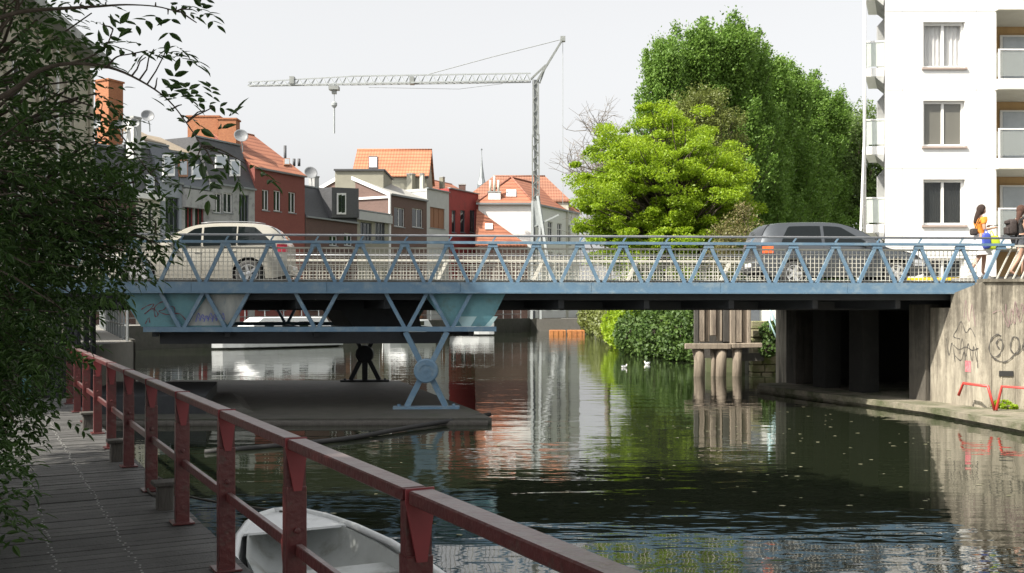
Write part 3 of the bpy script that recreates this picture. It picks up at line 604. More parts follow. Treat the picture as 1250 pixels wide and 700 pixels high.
# ------------------------------------------------------------------ cars
def interp(x, pts):
    xs = [p[0] for p in pts]; zs = [p[1] for p in pts]; return float(np.interp(x, xs, zs))
def smooth_prof(pts, n=5):
    c = catmull([(a, b, 0) for a, b in pts], n); out = []
    for p in c:
        if not out or p.x > out[-1][0]+1e-5: out.append((p.x, p.y))
    return out
def car(name, label, Lc, Wc, belt, roof, axles, rw, paint, lower, loc, face, panes, screens, tail, head, group, dirt=None):
    c = thing(name, label, 'car', (0, 0, 0), group)
    belt = smooth_prof(belt); roofp = smooth_prof(roof)
    arch = rw+.065
    def zb(x):
        z = .24+.10*max(0, (.35-x)/.35)+.08*max(0, (x-(Lc-.35))/.35)
        for a in axles:
            dx = abs(x-a)
            if dx < arch: z = max(z, rw+math.sqrt(arch*arch-dx*dx)*1.0)
        return z
    def plan(x):
        e = .5
        f = 1.0
        if x < e: f = 1-.16*((e-x)/e)**2.2
        if x > Lc-.8: f = 1-.24*((x-(Lc-.8))/.8)**2.2
        return f
    def zbelt(x): return interp(x, belt)
    def zroof(x): return max(interp(x, roofp), zbelt(x)+.004)
    def hw(x, z):
        w0 = Wc/2*plan(x); zb_ = zbelt(x)
        if z <= zb_:
            q = (z-.25)/max(.1, zb_-.25); return w0*(.955+.045*math.sin(max(0, min(1, q))*math.pi*.85+.25))
        return w0*.985-(z-zb_)*.34
    xs = sorted(set([round(v_, 3) for v_ in np.linspace(0, Lc, 64)]+[round(a+s*arch*q, 3) for a in axles for s in (-1, 1) for q in (1.001, .97, .85, .6)]))
    m_ = MB(); rows = []
    for x in xs:
        zs = list(np.linspace(zb(x), zbelt(x), 7))+list(np.linspace(zbelt(x), zroof(x), 5))[1:]
        side = [(hw(x, z), z) for z in zs]
        y_t = side[-1][0]; zt = side[-1][1]
        side += [(y_t*.82, zt+.022), (y_t*.45, zt+.038), (0, zt+.044)]
        full = [(x, y, z) for y, z in side]+[(x, -y, z) for y, z in side[-2::-1]]
        rows.append(full)
    n = len(rows[0])
    for r_ in rows: m_.v += [Vector(p) for p in r_]
    for i in range(len(rows)-1):
        for j in range(n-1): m_.f.append((i*n+j, i*n+j+1, (i+1)*n+j+1, (i+1)*n+j))
    m_.f.append(tuple(range(n))); m_.f.append(tuple((len(rows)-1)*n+j for j in range(n)))
    bo = m_.build('body', paint, c, True)
    md = bo.modifiers.new('es', 'EDGE_SPLIT'); md.split_angle = R(38)
    fl = MB().box((Lc/2, 0, .36), (Lc-.5, Wc*.86, .2)); 
    for a in axles: pass
    fl.build('underbody', M['black'], c)
    for a in axles:   # dark wheel housings
        for sg in (-1, 1): MB().box((a, sg*(Wc/2-.36), rw+.12), (arch*1.9, .28, arch*1.3)).build('wheel_housing', M['black'], c)
    # lower cladding
    for sg in (-1, 1):
        ccl = MB(); prev = None
        for x in np.linspace(axles[0]+arch, axles[1]-arch, 14):
            A = V(x, sg*(hw(x, .26)+.006), .235); Bq = V(x, sg*(hw(x, .36)+.006), .36)
            if prev: ccl.quad(prev[0], A, Bq, prev[1])
            prev = (A, Bq)
        ccl.build('sill_cladding', lower, c)
    def side_patch(name_, x0, x1, lo, hi, m2, eps=.006, ncol=14, parent=c):
        for sg in (-1, 1):
            p_ = MB(); prev = None
            for x in np.linspace(x0, x1, ncol):
                l, h = lo(x), hi(x)
                if h <= l: h = l+.001
                col_ = [V(x, sg*(hw(x, z)+eps), z) for z in np.linspace(l, h, 5)]
                if prev:
                    for j in range(4): p_.quad(prev[j], col_[j], col_[j+1], prev[j+1])
                prev = col_
            p_.build(name_, m2, parent, True)
    for (x0, x1, s0, s1) in panes:      # side windows with slanted ends
        def lo(x): return zbelt(x)+.035
        def hi(x, x0=x0, x1=x1, s0=s0, s1=s1):
            h = zroof(x)-.085
            if s0 > 0 and x < x0+s0: h = min(h, lo(x)+(h-lo(x))*((x-x0)/s0)**.75)
            if s1 > 0 and x > x1-s1: h = min(h, lo(x)+(h-lo(x))*((x1-x)/s1)**.75)
            return h
        side_patch('side_window', x0, x1, lo, hi, M['car_glass'], ncol=22)
    for (x0, x1, nm) in screens:
        p_ = MB(); prev = None
        for x in np.linspace(x0, x1, 10):
            zt = zroof(x)+.022+.009; y_t = hw(x, zroof(x))
            col_ = [V(x, y_t*f*.9, zt+.02*(1-f*f)) for f in np.linspace(-1, 1, 9)]
            if prev:
                for j in range(8): p_.quad(prev[j], prev[j+1], col_[j+1], col_[j])
            prev = col_
        p_.build(nm, M['car_glass'], c, True)
    # door seams and handles
    for x in tail['seams']: side_patch('door_seam', x, x+.012, lambda x_: .33, lambda x_: zbelt(x_)-.0, M['black'], .002, 2)
    for x in tail['handles']:
        for sg in (-1, 1): MB().box((x, sg*(hw(x, zbelt(x)-.13)+.012), zbelt(x)-.13), (.17, .03, .03)).build('door_handle', paint, c, bevel=.006)
    x0, x1, z0, z1 = tail['box']; side_patch('tail_light', x0, x1, lambda x_: z0, lambda x_: z1, tail['mat'], .012, 6)
    x0, x1, z0, z1 = head; side_patch('headlight', x0, x1, lambda x_: z0, lambda x_: z1, M['lamp'], .01, 6)
    # bumpers
    for x, d_ in ((0, -1), (Lc, 1)):
        y_ = hw(x, .5); MB().box((x+d_*.03, 0, .50), (.10, y_*1.98, .22)).build('bumper', tail['bumper'], c, bevel=.04)
        MB().box((x+d_*.085, 0, .52), (.012, .5, .11)).build('number_plate', M['white'], c)
    for sg in (-1, 1):
        x = tail['mirror']; MB().box((x, sg*(hw(x, zbelt(x))+.10), zbelt(x)+.07), (.12, .2, .14)).build('wing_mirror', paint, c, bevel=.03)
    if tail.get('rack'):
        for sg in (-1, 1):
            xs_ = np.linspace(tail['rack'][0], tail['rack'][1], 10); MB().tube([V(x, sg*(hw(x, zroof(x))*.9), zroof(x)+.05) for x in xs_], .014, 6).build('roof_rail', M['rail_grey'], c, True)
    for a in axles:
        for sg in (-1, 1):
            T_ = Matrix.Translation((a, sg*(Wc/2-.115), rw))@Matrix.Rotation(R(-90*sg), 4, 'X')
            w_ = MB().lathe([(rw*.62, -.1), (rw*.93, -.1), (rw, -.06), (rw, .06), (rw*.93, .1), (rw*.64, .1)], 26, T_).build('wheel', M['black'], c, True)
            rm = MB(); rm.lathe([(rw*.64, .06), (rw*.66, .102), (rw*.60, .102), (rw*.57, .07)], 24, T_)
            for q in range(5):
                a_ = 2*math.pi*q/5; u_ = V(math.cos(a_), math.sin(a_), 0)
                p0 = T_@(u_*rw*.08+V(0, 0, .085)); p1 = T_@(u_*rw*.62+V(0, 0, .09)); rm.bar(p0, p1, .075, .03, up=V(0, sg, 0))
            rm.lathe([(rw*.17, .05), (rw*.17, .1), (rw*.1, .108)], 14, T_)
            rm.build('rim', M['rim'], w_)
    c.location = loc; c.rotation_euler = (0, 0, face); return c
M['rim'] = mat('alloy', (.62, .63, .64), (.55, .56, .57), 6, .3, metal=.6)
M['lamp'] = mat('clear_lamp', (.7, .72, .74), (.6, .62, .64), 6, .1)
M['tail_red'] = mat('tail_red', (.55, .03, .06), (.5, .02, .05), 8, .2)
M['tail_orange'] = mat('tail_orange', (.75, .16, .03), (.65, .06, .03), 8, .2)
def paint(name, c, r=.22, metal=.25):
    m, t, p = base_mat(name); p.inputs['Base Color'].default_value = rgba(c); p.inputs['Roughness'].default_value = .4; p.inputs['Metallic'].default_value = metal
    p.inputs['Coat Weight'].default_value = .8; p.inputs['Coat Roughness'].default_value = .05
    n = t.nodes.new('ShaderNodeTexNoise'); n.inputs['Scale'].default_value = 3; n.inputs['Detail'].default_value = 6
    mr = t.nodes.new('ShaderNodeMapRange'); mr.inputs['To Min'].default_value = r; mr.inputs['To Max'].default_value = r+.25; t.links.new(n.outputs['Fac'], mr.inputs['Value']); t.links.new(mr.outputs[0], p.inputs['Roughness'])
    return m
M['champagne'] = paint('champagne_paint', (.39, .375, .325)); M['gunmetal'] = paint('gunmetal_paint', (.085, .095, .105), metal=.5)
rz = rotB
# pale estate/off-roader driving left in the far lane
suv_rear = at(356, 340, 28.3); suv_rear.z = 2.97
car('estate_car', 'champagne off-road estate car driving left over the bridge', 4.8, 1.88,
    [(0, 1.12), (.2, 1.13), (1.2, 1.10), (2.4, 1.06), (3.4, 1.03), (3.75, 1.0), (4.4, .92), (4.8, .70)],
    [(0, 1.12), (.14, 1.36), (.38, 1.58), (.72, 1.69), (1.4, 1.72), (2.1, 1.70), (2.6, 1.61), (3.05, 1.38), (3.55, 1.05), (3.65, 1.01), (4.8, .70)],
    (1.0, 3.86), .37, M['champagne'], M['champagne'], suv_rear+V(0, 0, .0), math.pi+rz,
    [(.36, 1.30, .5, 0), (1.34, 2.20, 0, 0), (2.26, 3.3, 0, .85)], [(.10, .46, 'rear_window'), (2.75, 3.32, 'windscreen')],
    dict(seams=(1.3, 2.22, 3.2), handles=(1.42, 2.34), box=(.0, .26, .95, 1.16), mat=M['tail_red'], bumper=M['champagne'], mirror=3.02, rack=(.6, 2.3)), (4.45, 4.75, .62, .82), 'cars on the bridge')
# dark hatchback driving right in the near lane
hb_rear = at(917, 345, 26.0); hb_rear.z = 2.965
car('hatchback', 'dark grey hatchback driving right over the bridge', 4.25, 1.74,
    [(0, .98), (.3, 1.0), (1.2, .985), (2.4, .955), (3.0, .94), (3.25, .92), (3.9, .78), (4.25, .56)],
    [(0, .98), (.07, 1.20), (.20, 1.44), (.38, 1.525), (1.0, 1.565), (1.8, 1.565), (2.2, 1.50), (2.65, 1.31), (3.15, .97), (3.22, .93), (4.25, .56)],
    (.82, 3.42), .31, M['gunmetal'], M['gunmetal'], hb_rear, rz,
    [(.50, 1.52, .22, 0), (1.60, 3.0, 0, .95)], [(.06, .30, 'rear_window'), (2.25, 3.05, 'windscreen')],
    dict(seams=(1.56, 2.75), handles=(1.7,), box=(.05, .30, .80, .97), mat=M['tail_orange'], bumper=M['gunmetal'], mirror=2.62), (3.85, 4.2, .50, .66), 'cars on the bridge')
# ------------------------------------------------------------------ buildings
def wall_holes(mb, P, U, N, Lw, z0, z1, holes, reveal=.16):
    """vertical wall from P along U with rectangular openings (u0,u1,za,zb); N points out; reveals go inwards"""
    us = sorted(set([0, Lw]+[h[0] for h in holes]+[h[1] for h in holes])); zs = sorted(set([z0, z1]+[h[2] for h in holes]+[h[3] for h in holes]))
    def pt(u, z, d=0): return P+U*u-N*d+V(0, 0, z-P.z)
    for i in range(len(us)-1):
        for j in range(len(zs)-1):
            uc = (us[i]+us[i+1])/2; zc = (zs[j]+zs[j+1])/2
            if any(h[0] < uc < h[1] and h[2] < zc < h[3] for h in holes): continue
            mb.quad(pt(us[i], zs[j]), pt(us[i+1], zs[j]), pt(us[i+1], zs[j+1]), pt(us[i], zs[j+1]))
    for (a, b, c, d) in holes:
        for q in (((a, c), (b, c)), ((b, c), (b, d)), ((b, d), (a, d)), ((a, d), (a, c))):
            (ua, za), (ub, zb) = q; mb.quad(pt(ua, za), pt(ub, zb), pt(ub, zb, reveal), pt(ua, za, reveal))
def window_in(parent, P, U, N, h, fmat, gmat, mull=1, trans=0, sill=None, reveal=.16, fw=.07, name='window', curtain=None, door=False):
    a, b, c, d = h
    def pt(u, z, dd=0): return P+U*u-N*dd+V(0, 0, z-P.z)
    f = MB(); dd = reveal-.05
    for (u0, u1, za, zb) in ((a+.004, a+fw, c+.004, d-.004), (b-fw, b-.004, c+.004, d-.004), (a+fw, b-fw, c+.004, c+fw), (a+fw, b-fw, d-fw, d-.004)):
        f.prism([pt(u0, za, dd), pt(u1, za, dd), pt(u1, zb, dd), pt(u0, zb, dd)], -N*.07)
    for k in range(mull):
        um = a+(b-a)*(k+1)/(mull+1); f.prism([pt(um-fw/2, c+fw, dd-.004), pt(um+fw/2, c+fw, dd-.004), pt(um+fw/2, d-fw, dd-.004), pt(um-fw/2, d-fw, dd-.004)], -N*.07)
    for k in range(trans):
        zm = c+(d-c)*.7; f.prism([pt(a+fw, zm-fw/2, dd-.007), pt(b-fw, zm-fw/2, dd-.007), pt(b-fw, zm+fw/2, dd-.007), pt(a+fw, zm+fw/2, dd-.007)], -N*.06)
    w_ = f.build(name, fmat, parent)
    for k in range(mull+1):
        ua = a+fw+(b-a-2*fw)*k/(mull+1); ub = a+fw+(b-a-2*fw)*(k+1)/(mull+1)
        g_ = MB(); g_.prism([pt(ua, c+fw, dd+.045), pt(ub, c+fw, dd+.045), pt(ub, d-fw, dd+.045), pt(ua, d-fw, dd+.045)], -N*.012); g_.build('pane', gmat, w_)
    if curtain:
        cu = MB(); n = 26; prev = None
        for (ca, cb, cz0) in curtain[1]:
            prev = None
            for i in range(n+1):
                u = a+(b-a)*(ca+(cb-ca)*i/n); off = dd+.14+.03*math.sin(i*2.1)
                q = (pt(u, c+(d-c)*cz0, off), pt(u, d, off))
                if prev: cu.quad(prev[0], q[0], q[1], prev[1])
                prev = q
        cu.build('curtain', curtain[0], w_, True)
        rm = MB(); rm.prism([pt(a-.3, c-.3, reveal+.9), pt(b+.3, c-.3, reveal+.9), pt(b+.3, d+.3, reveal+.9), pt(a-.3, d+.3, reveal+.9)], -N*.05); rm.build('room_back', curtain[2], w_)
    if sill is not None:
        sb = MB(); sb.prism([pt(a-.06, c-.08, -.07), pt(b+.06, c-.08, -.07), pt(b+.06, c-.004, -.07), pt(a-.06, c-.004, -.07)], -N*.2); sb.build('sill', sill, w_)
    return w_
DH = Vector((.4472, .8944, 0)); NH = Vector((.8944, -.4472, 0)); BH = -NH
P_HOUSE = Vector((-29.7, 61.0, 0))
TILE_DIR = tuple(DH)
M['tile_orange'] = tile_mat('orange_pantiles', (.25, .095, .055), (.37, .15, .085), TILE_DIR)
M['tile_pale'] = tile_mat('pale_orange_pantiles', (.56, .23, .10), (.66, .31, .15), TILE_DIR)
M['tile_brown'] = tile_mat('brown_red_tiles', (.24, .10, .07), (.33, .13, .08), TILE_DIR)
M['slate'] = mat('dark_slate', (.05, .052, .057), (.085, .087, .093), 4, .6, .3, stretch=(1, 1, 4))
M['slate_blue'] = mat('blue_grey_slate', (.10, .112, .13), (.135, .147, .165), 4, .6, .3, stretch=(1, 1, 4))
M['grey_roof'] = mat('grey_sheet_roof', (.30, .30, .28), (.36, .355, .33), 3, .7)
M['zinc'] = mat('zinc', (.28, .30, .31), (.22, .24, .25), 3, .5, metal=.3)
M['red_brick'] = brick_mat('red_brick', (.22, .062, .05), (.26, .08, .06), (.2, .09, .075))
M['brown_brick'] = brick_mat('brown_brick', (.14, .085, .07), (.18, .11, .09), (.18, .15, .135))
M['dark_brick'] = brick_mat('dark_brick', (.10, .06, .05), (.14, .08, .065), (.14, .11, .1))
M['orange_brick'] = brick_mat('orange_brick', (.32, .115, .05), (.40, .16, .07), (.34, .2, .13))
M['plum'] = mat('crimson_render', (.33, .048, .042), (.27, .042, .04), 2, .8, c3=(.2, .04, .036), s3=1.5)
M['grey_render'] = mat('grey_render', (.38, .385, .375), (.31, .315, .31), 1.5, .85, c3=(.18, .18, .175), s3=1.5)
M['pale_render'] = mat('pale_render', (.50, .51, .50), (.44, .45, .44), 1.5, .85)
M['blue_render'] = mat('blue_grey_render', (.32, .35, .38), (.26, .29, .32), 1.5, .85)
M['cream_render'] = mat('cream_render', (.55, .54, .47), (.48, .47, .4), 1.5, .85)
M['olive_render'] = mat('olive_render', (.30, .29, .23), (.26, .25, .2), 1.5, .85)
M['bark_brown'] = mat('brown_shutter', (.30, .15, .08), (.25, .12, .07), 5, .7, stretch=(4, 4, .5))
M['red_door'] = mat('red_door', (.30, .05, .05), (.26, .04, .04), 5, .5)
M['dish'] = mat('dish_grey', (.24, .25, .26), (.19, .2, .21), 4, .5)
M['tan_roof'] = mat('tan_roof_felt', (.28, .23, .17), (.22, .185, .14), 2, .85)
STREET = 1.35
def upz3(p, z): return Vector((p.x, p.y, z))
def on_line(px, P, D):
    u = (px-CX)/F; k = (u*P.y-P.x)/(D.x-u*D.y); return k
def house(name, label, pxa, pxb, eave, wall, roof, setback=0, depth=8.5, rh=4.0, inset=1.0, roofmat=None, wins=(), fmat=None, gf=True, sillm=None, extra=None, mull=1, gutter='zinc', back=None):
    P0 = P_HOUSE+BH*setback
    ka, kb = on_line(pxa, P0, DH), on_line(pxb, P0, DH)
    A = P0+DH*ka; Bp = P0+DH*kb; Lw = kb-ka; A.z = STREET
    mid = (A+Bp)/2; ze = E+(HY-eave)/F*mid.y
    h = thing(name, label, 'house', A)
    holes = []; hm = []
    for wn_ in wins:
        x0, y0, x1, y1 = wn_[:4]
        a = ray_plane(x0, (y0+y1)/2, A, NH); b = ray_plane(x1, (y0+y1)/2, A, NH)
        u0 = (a-A).dot(DH); u1 = (b-A).dot(DH); m_ = (a+b)/2
        zt = E+(HY-y0)/F*m_.y; zb = E+(HY-y1)/F*m_.y
        u0 = max(.08, u0); u1 = min(Lw-.08, u1)
        holes.append((u0, u1, zb, min(zt, ze-.12))); hm.append(wn_[4:] if len(wn_) > 4 else ())
    if gf:
        n = max(2, int(Lw/1.9)); st = Lw/n
        for k in range(n):
            u = st*(k+.5); door = (k == n-1); w2 = .5 if door else .6
            hh = (u-w2, u+w2, STREET+(.05 if door else .95), STREET+2.45)
            if all(hh[1] < q[0] or hh[0] > q[1] or hh[3] < q[2] for q in holes): holes.append(hh); hm.append(('door',) if door else ())
    mb = MB(); wall_holes(mb, A, DH, NH, Lw, STREET, ze, holes)
    C_, D_ = Bp+BH*depth, A+BH*depth
    def up(p, z): return Vector((p.x, p.y, z))
    for a, b in ((Bp, C_), (C_, D_), (D_, A)): mb.quad(up(a, STREET), up(b, STREET), up(b, ze), up(a, ze))
    if roof == 'gable':
        for a, b in ((Bp, C_), (D_, A)): mb.add([up(a, ze), up(b, ze), up((a+b)/2, ze+rh)], [(0, 1, 2)])
    mb.build('wall', M[wall], h)
    for q, ex in zip(holes, hm):
        fm = fmat or M['white']; gm = M['glass']; mu = mull; nm = 'window'
        if 'door' in ex: fm = M['red_door'] if name.startswith('grey') else M['bark_brown']; mu = 0; nm = 'door'; gm = fm
        if 'shutter' in ex: fm = gm = M['bark_brown']; mu = 2
        if 'red' in ex: fm = M['red_door']; mu = 1
        if 'dark' in ex: fm = M['slate_blue']; mu = 2
        if 'one' in ex: mu = 0
        window_in(h, A, DH, NH, q, fm, gm, mu, 0, sillm or M['zinc'], name=nm)
    rm = M[roofmat or 'slate']
    ov = .22
    if roof == 'gable':
        rb = MB(); a0 = A-DH*.06-BH*ov; b0 = Bp+DH*.06-BH*ov; ra = A-DH*.06+BH*(depth/2); rbp = Bp+DH*.06+BH*(depth/2); a1 = A-DH*.06+BH*(depth+ov); b1 = Bp+DH*.06+BH*(depth+ov)
        sl_ = rh/(depth/2); zl = ze-ov*sl_
        for p, q, r_, s_ in (((a0, zl), (b0, zl), (rbp, ze+rh), (ra, ze+rh)), ((b1, zl), (a1, zl), (ra, ze+rh), (rbp, ze+rh))):
            rb.prism([up(p[0], p[1]+.02), up(q[0], q[1]+.02), up(r_[0], r_[1]+.02), up(s_[0], s_[1]+.02)], (0, 0, .12))
        ro = rb.build('roof', rm, h)
        MB().tube([up(ra, ze+rh+.13), up(rbp, ze+rh+.13)], .1, 8).build('ridge', rm, ro, True)
        plane = (up(a0, zl+.14), (NH*rh+V(0, 0, depth/2)).normalized())
    elif roof == 'mansard':
        rb = MB(); a0 = up(A+NH*.05, ze); b0 = up(Bp+NH*.05, ze); a1 = up(A+BH*inset, ze+rh); b1 = up(Bp+BH*inset, ze+rh); a2 = up(D_-BH*inset, ze+rh); b2 = up(C_-BH*inset, ze+rh); a3 = up(D_, ze); b3 = up(C_, ze)
        rb.quad(a0, b0, b1, a1); rb.quad(a1, b1, b2, a2); rb.quad(a2, b2, b3, a3); rb.add([a0, a1, a2, a3], [(0, 1, 2, 3)]); rb.add([b0, b1, b2, b3], [(0, 1, 2, 3)])
        ro = rb.build('roof', rm, h); MB().bar(a1+V(0, 0, .04), b1+V(0, 0, .04), .2, .12).build('roof_trim', M['zinc'], ro)
        plane = (a0, (NH*rh+V(0, 0, inset+.05)).normalized())
    else:
        rb = MB().prism([up(A+BH*.05, ze-.35), up(Bp+BH*.05, ze-.35), up(C_, ze-.35), up(D_, ze-.35)], (0, 0, .1)); ro = rb.build('roof', M['zinc'], h)
        MB().bar(up(A+NH*.02, ze+.05), up(Bp+NH*.02, ze+.05), .34, .1).build('coping', M['zinc'], h); plane = (up(A, ze), NH)
    if roof != 'flat': MB().bar(up(A+NH*.14, ze-.06), up(Bp+NH*.14, ze-.06), .16, .13).build('gutter', M[gutter], h)
    h_info = dict(h=h, A=A, B=Bp, L=Lw, ze=ze, ro=ro, plane=plane, depth=depth)
    return h_info
M['glass_sky'] = mat('sky_reflection_glass', (.42, .46, .49), (.33, .37, .40), 2, .1)  # reflected sky put into the pane colour
def skylight(hi, x0, y0, x1, y1, fm='white', gm='glass_sky', thick=.12):
    P, n = hi['plane']
    c = [ray_plane(x, y, P, n)+n*.01 for x, y in ((x0, y1), (x1, y1), (x1, y0), (x0, y0))]
    f = MB().prism(c, n*thick).build('skylight', M[fm], hi['ro'])
    m_ = sum(c, Vector())/4; g_ = MB().prism([m_+(p-m_)*.78+n*(thick-.002) for p in c], n*.012); o = g_.build('pane', M[gm], hi['ro'])
def chimney(hi, px0, px1, pyt, pyb, d, m_='orange_brick', dep=1.0, pots=0, rot=True):
    a = at(px0, pyb, d); b = at(px1, pyb, d); zt = at(px0, pyt, d).z; U_ = DH if rot else V(1, 0, 0); Nn = BH if rot else V(0, 1, 0)
    w_ = (b.x-a.x)
    if rot: Lc = w_*.55/.4472*.45; dep = w_*.5/.894; P1 = Vector((a.x+dep*.894, a.y, a.z-1.5)); poly = [P1, P1+U_*Lc, P1+U_*Lc+Nn*dep, P1+Nn*dep]
    else: P1 = Vector((a.x, a.y, a.z-1.5)); poly = [P1, P1+U_*w_, P1+U_*w_+Nn*dep, P1+Nn*dep]
    st = MB().prism(poly, (0, 0, zt-P1.z)).build('chimney', M[m_], hi['h'])
    c = sum(poly, Vector())/4; MB().prism([Vector((c.x, c.y, zt+.003))+(p-c)*1.12 for p in poly], (0, 0, .12)).build('chimney_cap', M['grey_render'] if m_ != 'orange_brick' else M['orange_brick'], st)
    for k in range(pots):
        f = (k+.5)/pots; pc = poly[0].lerp(poly[1], f).lerp(poly[3].lerp(poly[2], f), .5)
        MB().tube([Vector((pc.x, pc.y, zt)), Vector((pc.x, pc.y, zt+.9))], .12, 8).build('chimney_pot', M['tile_orange'], st, True)
def dish(hi, px, py, d, r, face=-.9):
    c = at(px, py, d); nrm = Vector((math.sin(face)*.2+.5, -.85, .35)).normalized()
    T_ = Matrix.Translation(c)@nrm.to_track_quat('Z', 'Y').to_matrix().to_4x4()
    k = MB().lathe([(.02, -.02), (r*.5, .03), (r*.85, .12), (r, .18), (r*.98, .19), (r*.8, .13), (r*.4, .05), (.01, .0)], 20, T_).build('satellite_dish', M['dish'], hi['h'], True)
    MB().tube([c, c+V(.1, .1, -r*1.2), c+V(.1, .15, -r*2.2)], .04, 6).build('dish_mast', M['zinc'], k)
# the row from left (near) to right (far)
h1 = house('brown_house', 'brown brick house with dark mansard behind the left foliage', 104, 166, 242, 'dark_brick', 'mansard', rh=3.6, inset=1.2, roofmat='slate', wins=[(140, 255, 146, 282), (151, 255, 157, 282)], fmat=M['white'])
skylight(h1, 150, 208, 160, 232); chimney(h1, 112, 153, 98, 150, 70); dish(h1, 146, 154, 66, .35); dish(h1, 115, 152, 62, .4)
h2 = house('white_house', 'narrow white house with cornice beside the brown brick house', 166, 197, 238, 'cream_render', 'mansard', rh=3.4, inset=1.2, roofmat='slate', wins=[(170, 255, 174.5, 284), (181, 255, 187, 284)], mull=0)
MB().bar(h2['A']+NH*.2+V(0, 0, h2['ze']-STREET-.15), h2['B']+NH*.2+V(0, 0, h2['ze']-.15), .35, .35).build('cornice', M['white'], h2['h'])
skylight(h2, 178, 214, 187, 236); chimney(h2, 152, 174, 144, 165, 66, 'pale_render'); dish(h2, 180, 143, 66, .42)
h3 = house('blue_grey_house', 'blue grey house with wide dark glazed bays and slate mansard', 197, 222, 222, 'blue_render', 'mansard', rh=2.7, inset=1.3, roofmat='slate_blue', wins=[(202, 241, 219, 284, 'dark')])
skylight(h3, 198, 190, 212, 216, 'white')
h3b = house('grey_box_house', 'grey house with pale fascia and red framed doors below mansard windows', 222, 257, 229, 'grey_render', 'mansard', rh=2.5, inset=1.2, roofmat='slate_blue', wins=[(226, 248, 236, 284, 'red'), (238, 249, 249, 284, 'red')])
skylight(h3b, 217, 196, 228, 217, 'bark_brown'); skylight(h3b, 233, 202, 245, 220, 'white')
MB().bar(h3b['A']+NH*.25+V(0, 0, h3b['ze']-STREET-.9), h3b['B']+NH*.25+V(0, 0, h3b['ze']-.9), .4, 1.3).build('fascia', M['grey_render'], h3b['h'])
dish(h3b, 164, 152, 62, .3)
for hh in (h3, h3b):
    za = hh['ze']+(2.7 if hh is h3 else 2.5)+.1; p0 = upz3(hh['A']+BH*1.5, za); p1 = upz3(hh['B']+BH*1.5, za); q0 = upz3(hh['A']+BH*5, za+1.5); q1 = upz3(hh['B']+BH*5, za+1.5)
    MB().prism([p0, p1, q1, q0], (0, 0, .12)).build('upper_roof', M['tan_roof'], hh['h'])
h4 = house('grey_house', 'grey rendered house with dark mansard left of the red brick house', 257, 311, 227, 'grey_render', 'mansard', rh=3.5, inset=1.5, roofmat='slate', wins=[(260, 236, 271, 260), (273, 236, 284, 260), (292, 238, 304, 276, 'dark')])
skylight(h4, 262, 190, 276, 206, 'white'); skylight(h4, 280, 196, 292, 216, 'white')
chimney(h4, 229, 266, 143, 168, 82, 'orange_brick', 1.0, 0, False); chimney(h4, 266.3, 288, 146, 170, 81.5, 'orange_brick', 1.2, 0, False); dish(h4, 294, 167, 80, .55)
h5 = house('red_brick_house', 'red brick house with orange tile roof and three white windows', 311, 372, 210, 'red_brick', 'gable', rh=3.7, depth=11, roofmat='tile_orange', wins=[(320, 232, 328.5, 257), (334, 233, 343, 258), (352, 235, 361, 260)])
skylight(h5, 346, 195, 353, 203, 'bark_brown')
for px in (348, 359, 365): MB().tube([at(px, 203, 92), at(px, 178 if px < 350 else 194, 92)], .13, 8).build('flue', M['slate'], h5['h'], True)
h6 = house('black_mansard_house', 'brick house with black mansard roof and white dormer window', 373, 436, 268, 'dark_brick', 'mansard', rh=2.7, inset=1.2, roofmat='slate', wins=[(402, 288, 412, 300), (420, 285, 430, 300)])
P_, n_ = h6['plane']
a_ = ray_plane(401, 266, P_, n_); b_ = ray_plane(434, 266, P_, n_); zt_ = h6['ze']+2.72
dm = MB().prism([a_+NH*.35, b_+NH*.35, b_-NH*1.6, a_-NH*1.6], (0, 0, zt_-a_.z)).build('dormer', M['slate'], h6['h'])
c_ = [ray_plane(x, y, a_+NH*.36, NH) for x, y in ((411, 262), (422, 262), (422, 236), (411, 236))]
MB().prism(c_, NH*.05).build('window', M['white'], dm); mm_ = sum(c_, Vector())/4
for s_ in (-.25, .25): MB().prism([mm_+DH*s_+(p-mm_)*.36+V(0, 0, (p-mm_).z*.45)+NH*.06 for p in c_], NH*.01).build('pane', M['glass'], dm)
dish(h6, 379, 212, 92, .6); chimney(h6, 376, 392, 216, 232, 95, 'grey_render')
h7 = house('low_grey_house', 'low grey flat roofed house with pale fascia, left of brown gable', 436, 476, 260, 'olive_render', 'flat', depth=5, wins=[(440, 272, 454, 294, 'dark'), (458, 272, 470, 294, 'dark')])
MB().bar(h7['A']+NH*.16+V(0, 0, h7['ze']-STREET-.45), h7['B']+NH*.16+V(0, 0, h7['ze']-.45), .3, .75).build('fascia', M['pale_render'], h7['h'])
h8 = house('brown_gable_house', 'brown brick house with grey roof and white edged gable', 476, 521, 241, 'brown_brick', 'gable', rh=2.1, depth=10.5, roofmat='grey_roof', wins=[(481, 254, 494, 277), (503, 255, 516, 278)])
A8 = h8['A']
for s_ in (0, 1):
    p0 = A8-DH*.12+BH*(10.5*s_); p1 = A8-DH*.12+BH*5.25
    MB().bar(Vector((p0.x, p0.y, h8['ze']-.05)), Vector((p1.x, p1.y, h8['ze']+2.12)), .1, .32).build('verge_board', M['white'], h8['h'])
MB().bar(Vector((A8.x, A8.y, h8['ze']-.3))-DH*.1, Vector((A8.x, A8.y, h8['ze']-.3))-DH*.1+BH*10, .12, .22).build('band', M['white'], h8['h'])
MB().tube([A8-DH*.1+NH*.05+V(0, 0, 0), A8-DH*.1+NH*.05+V(0, 0, h8['ze']-STREET)], .12, 8).build('downpipe', M['white'], h8['h'])
h9 = house('pale_grey_house', 'pale grey narrow house with brown shuttered window', 521, 548, 233, 'pale_render', 'flat', wins=[(525, 254, 543, 279, 'shutter')])
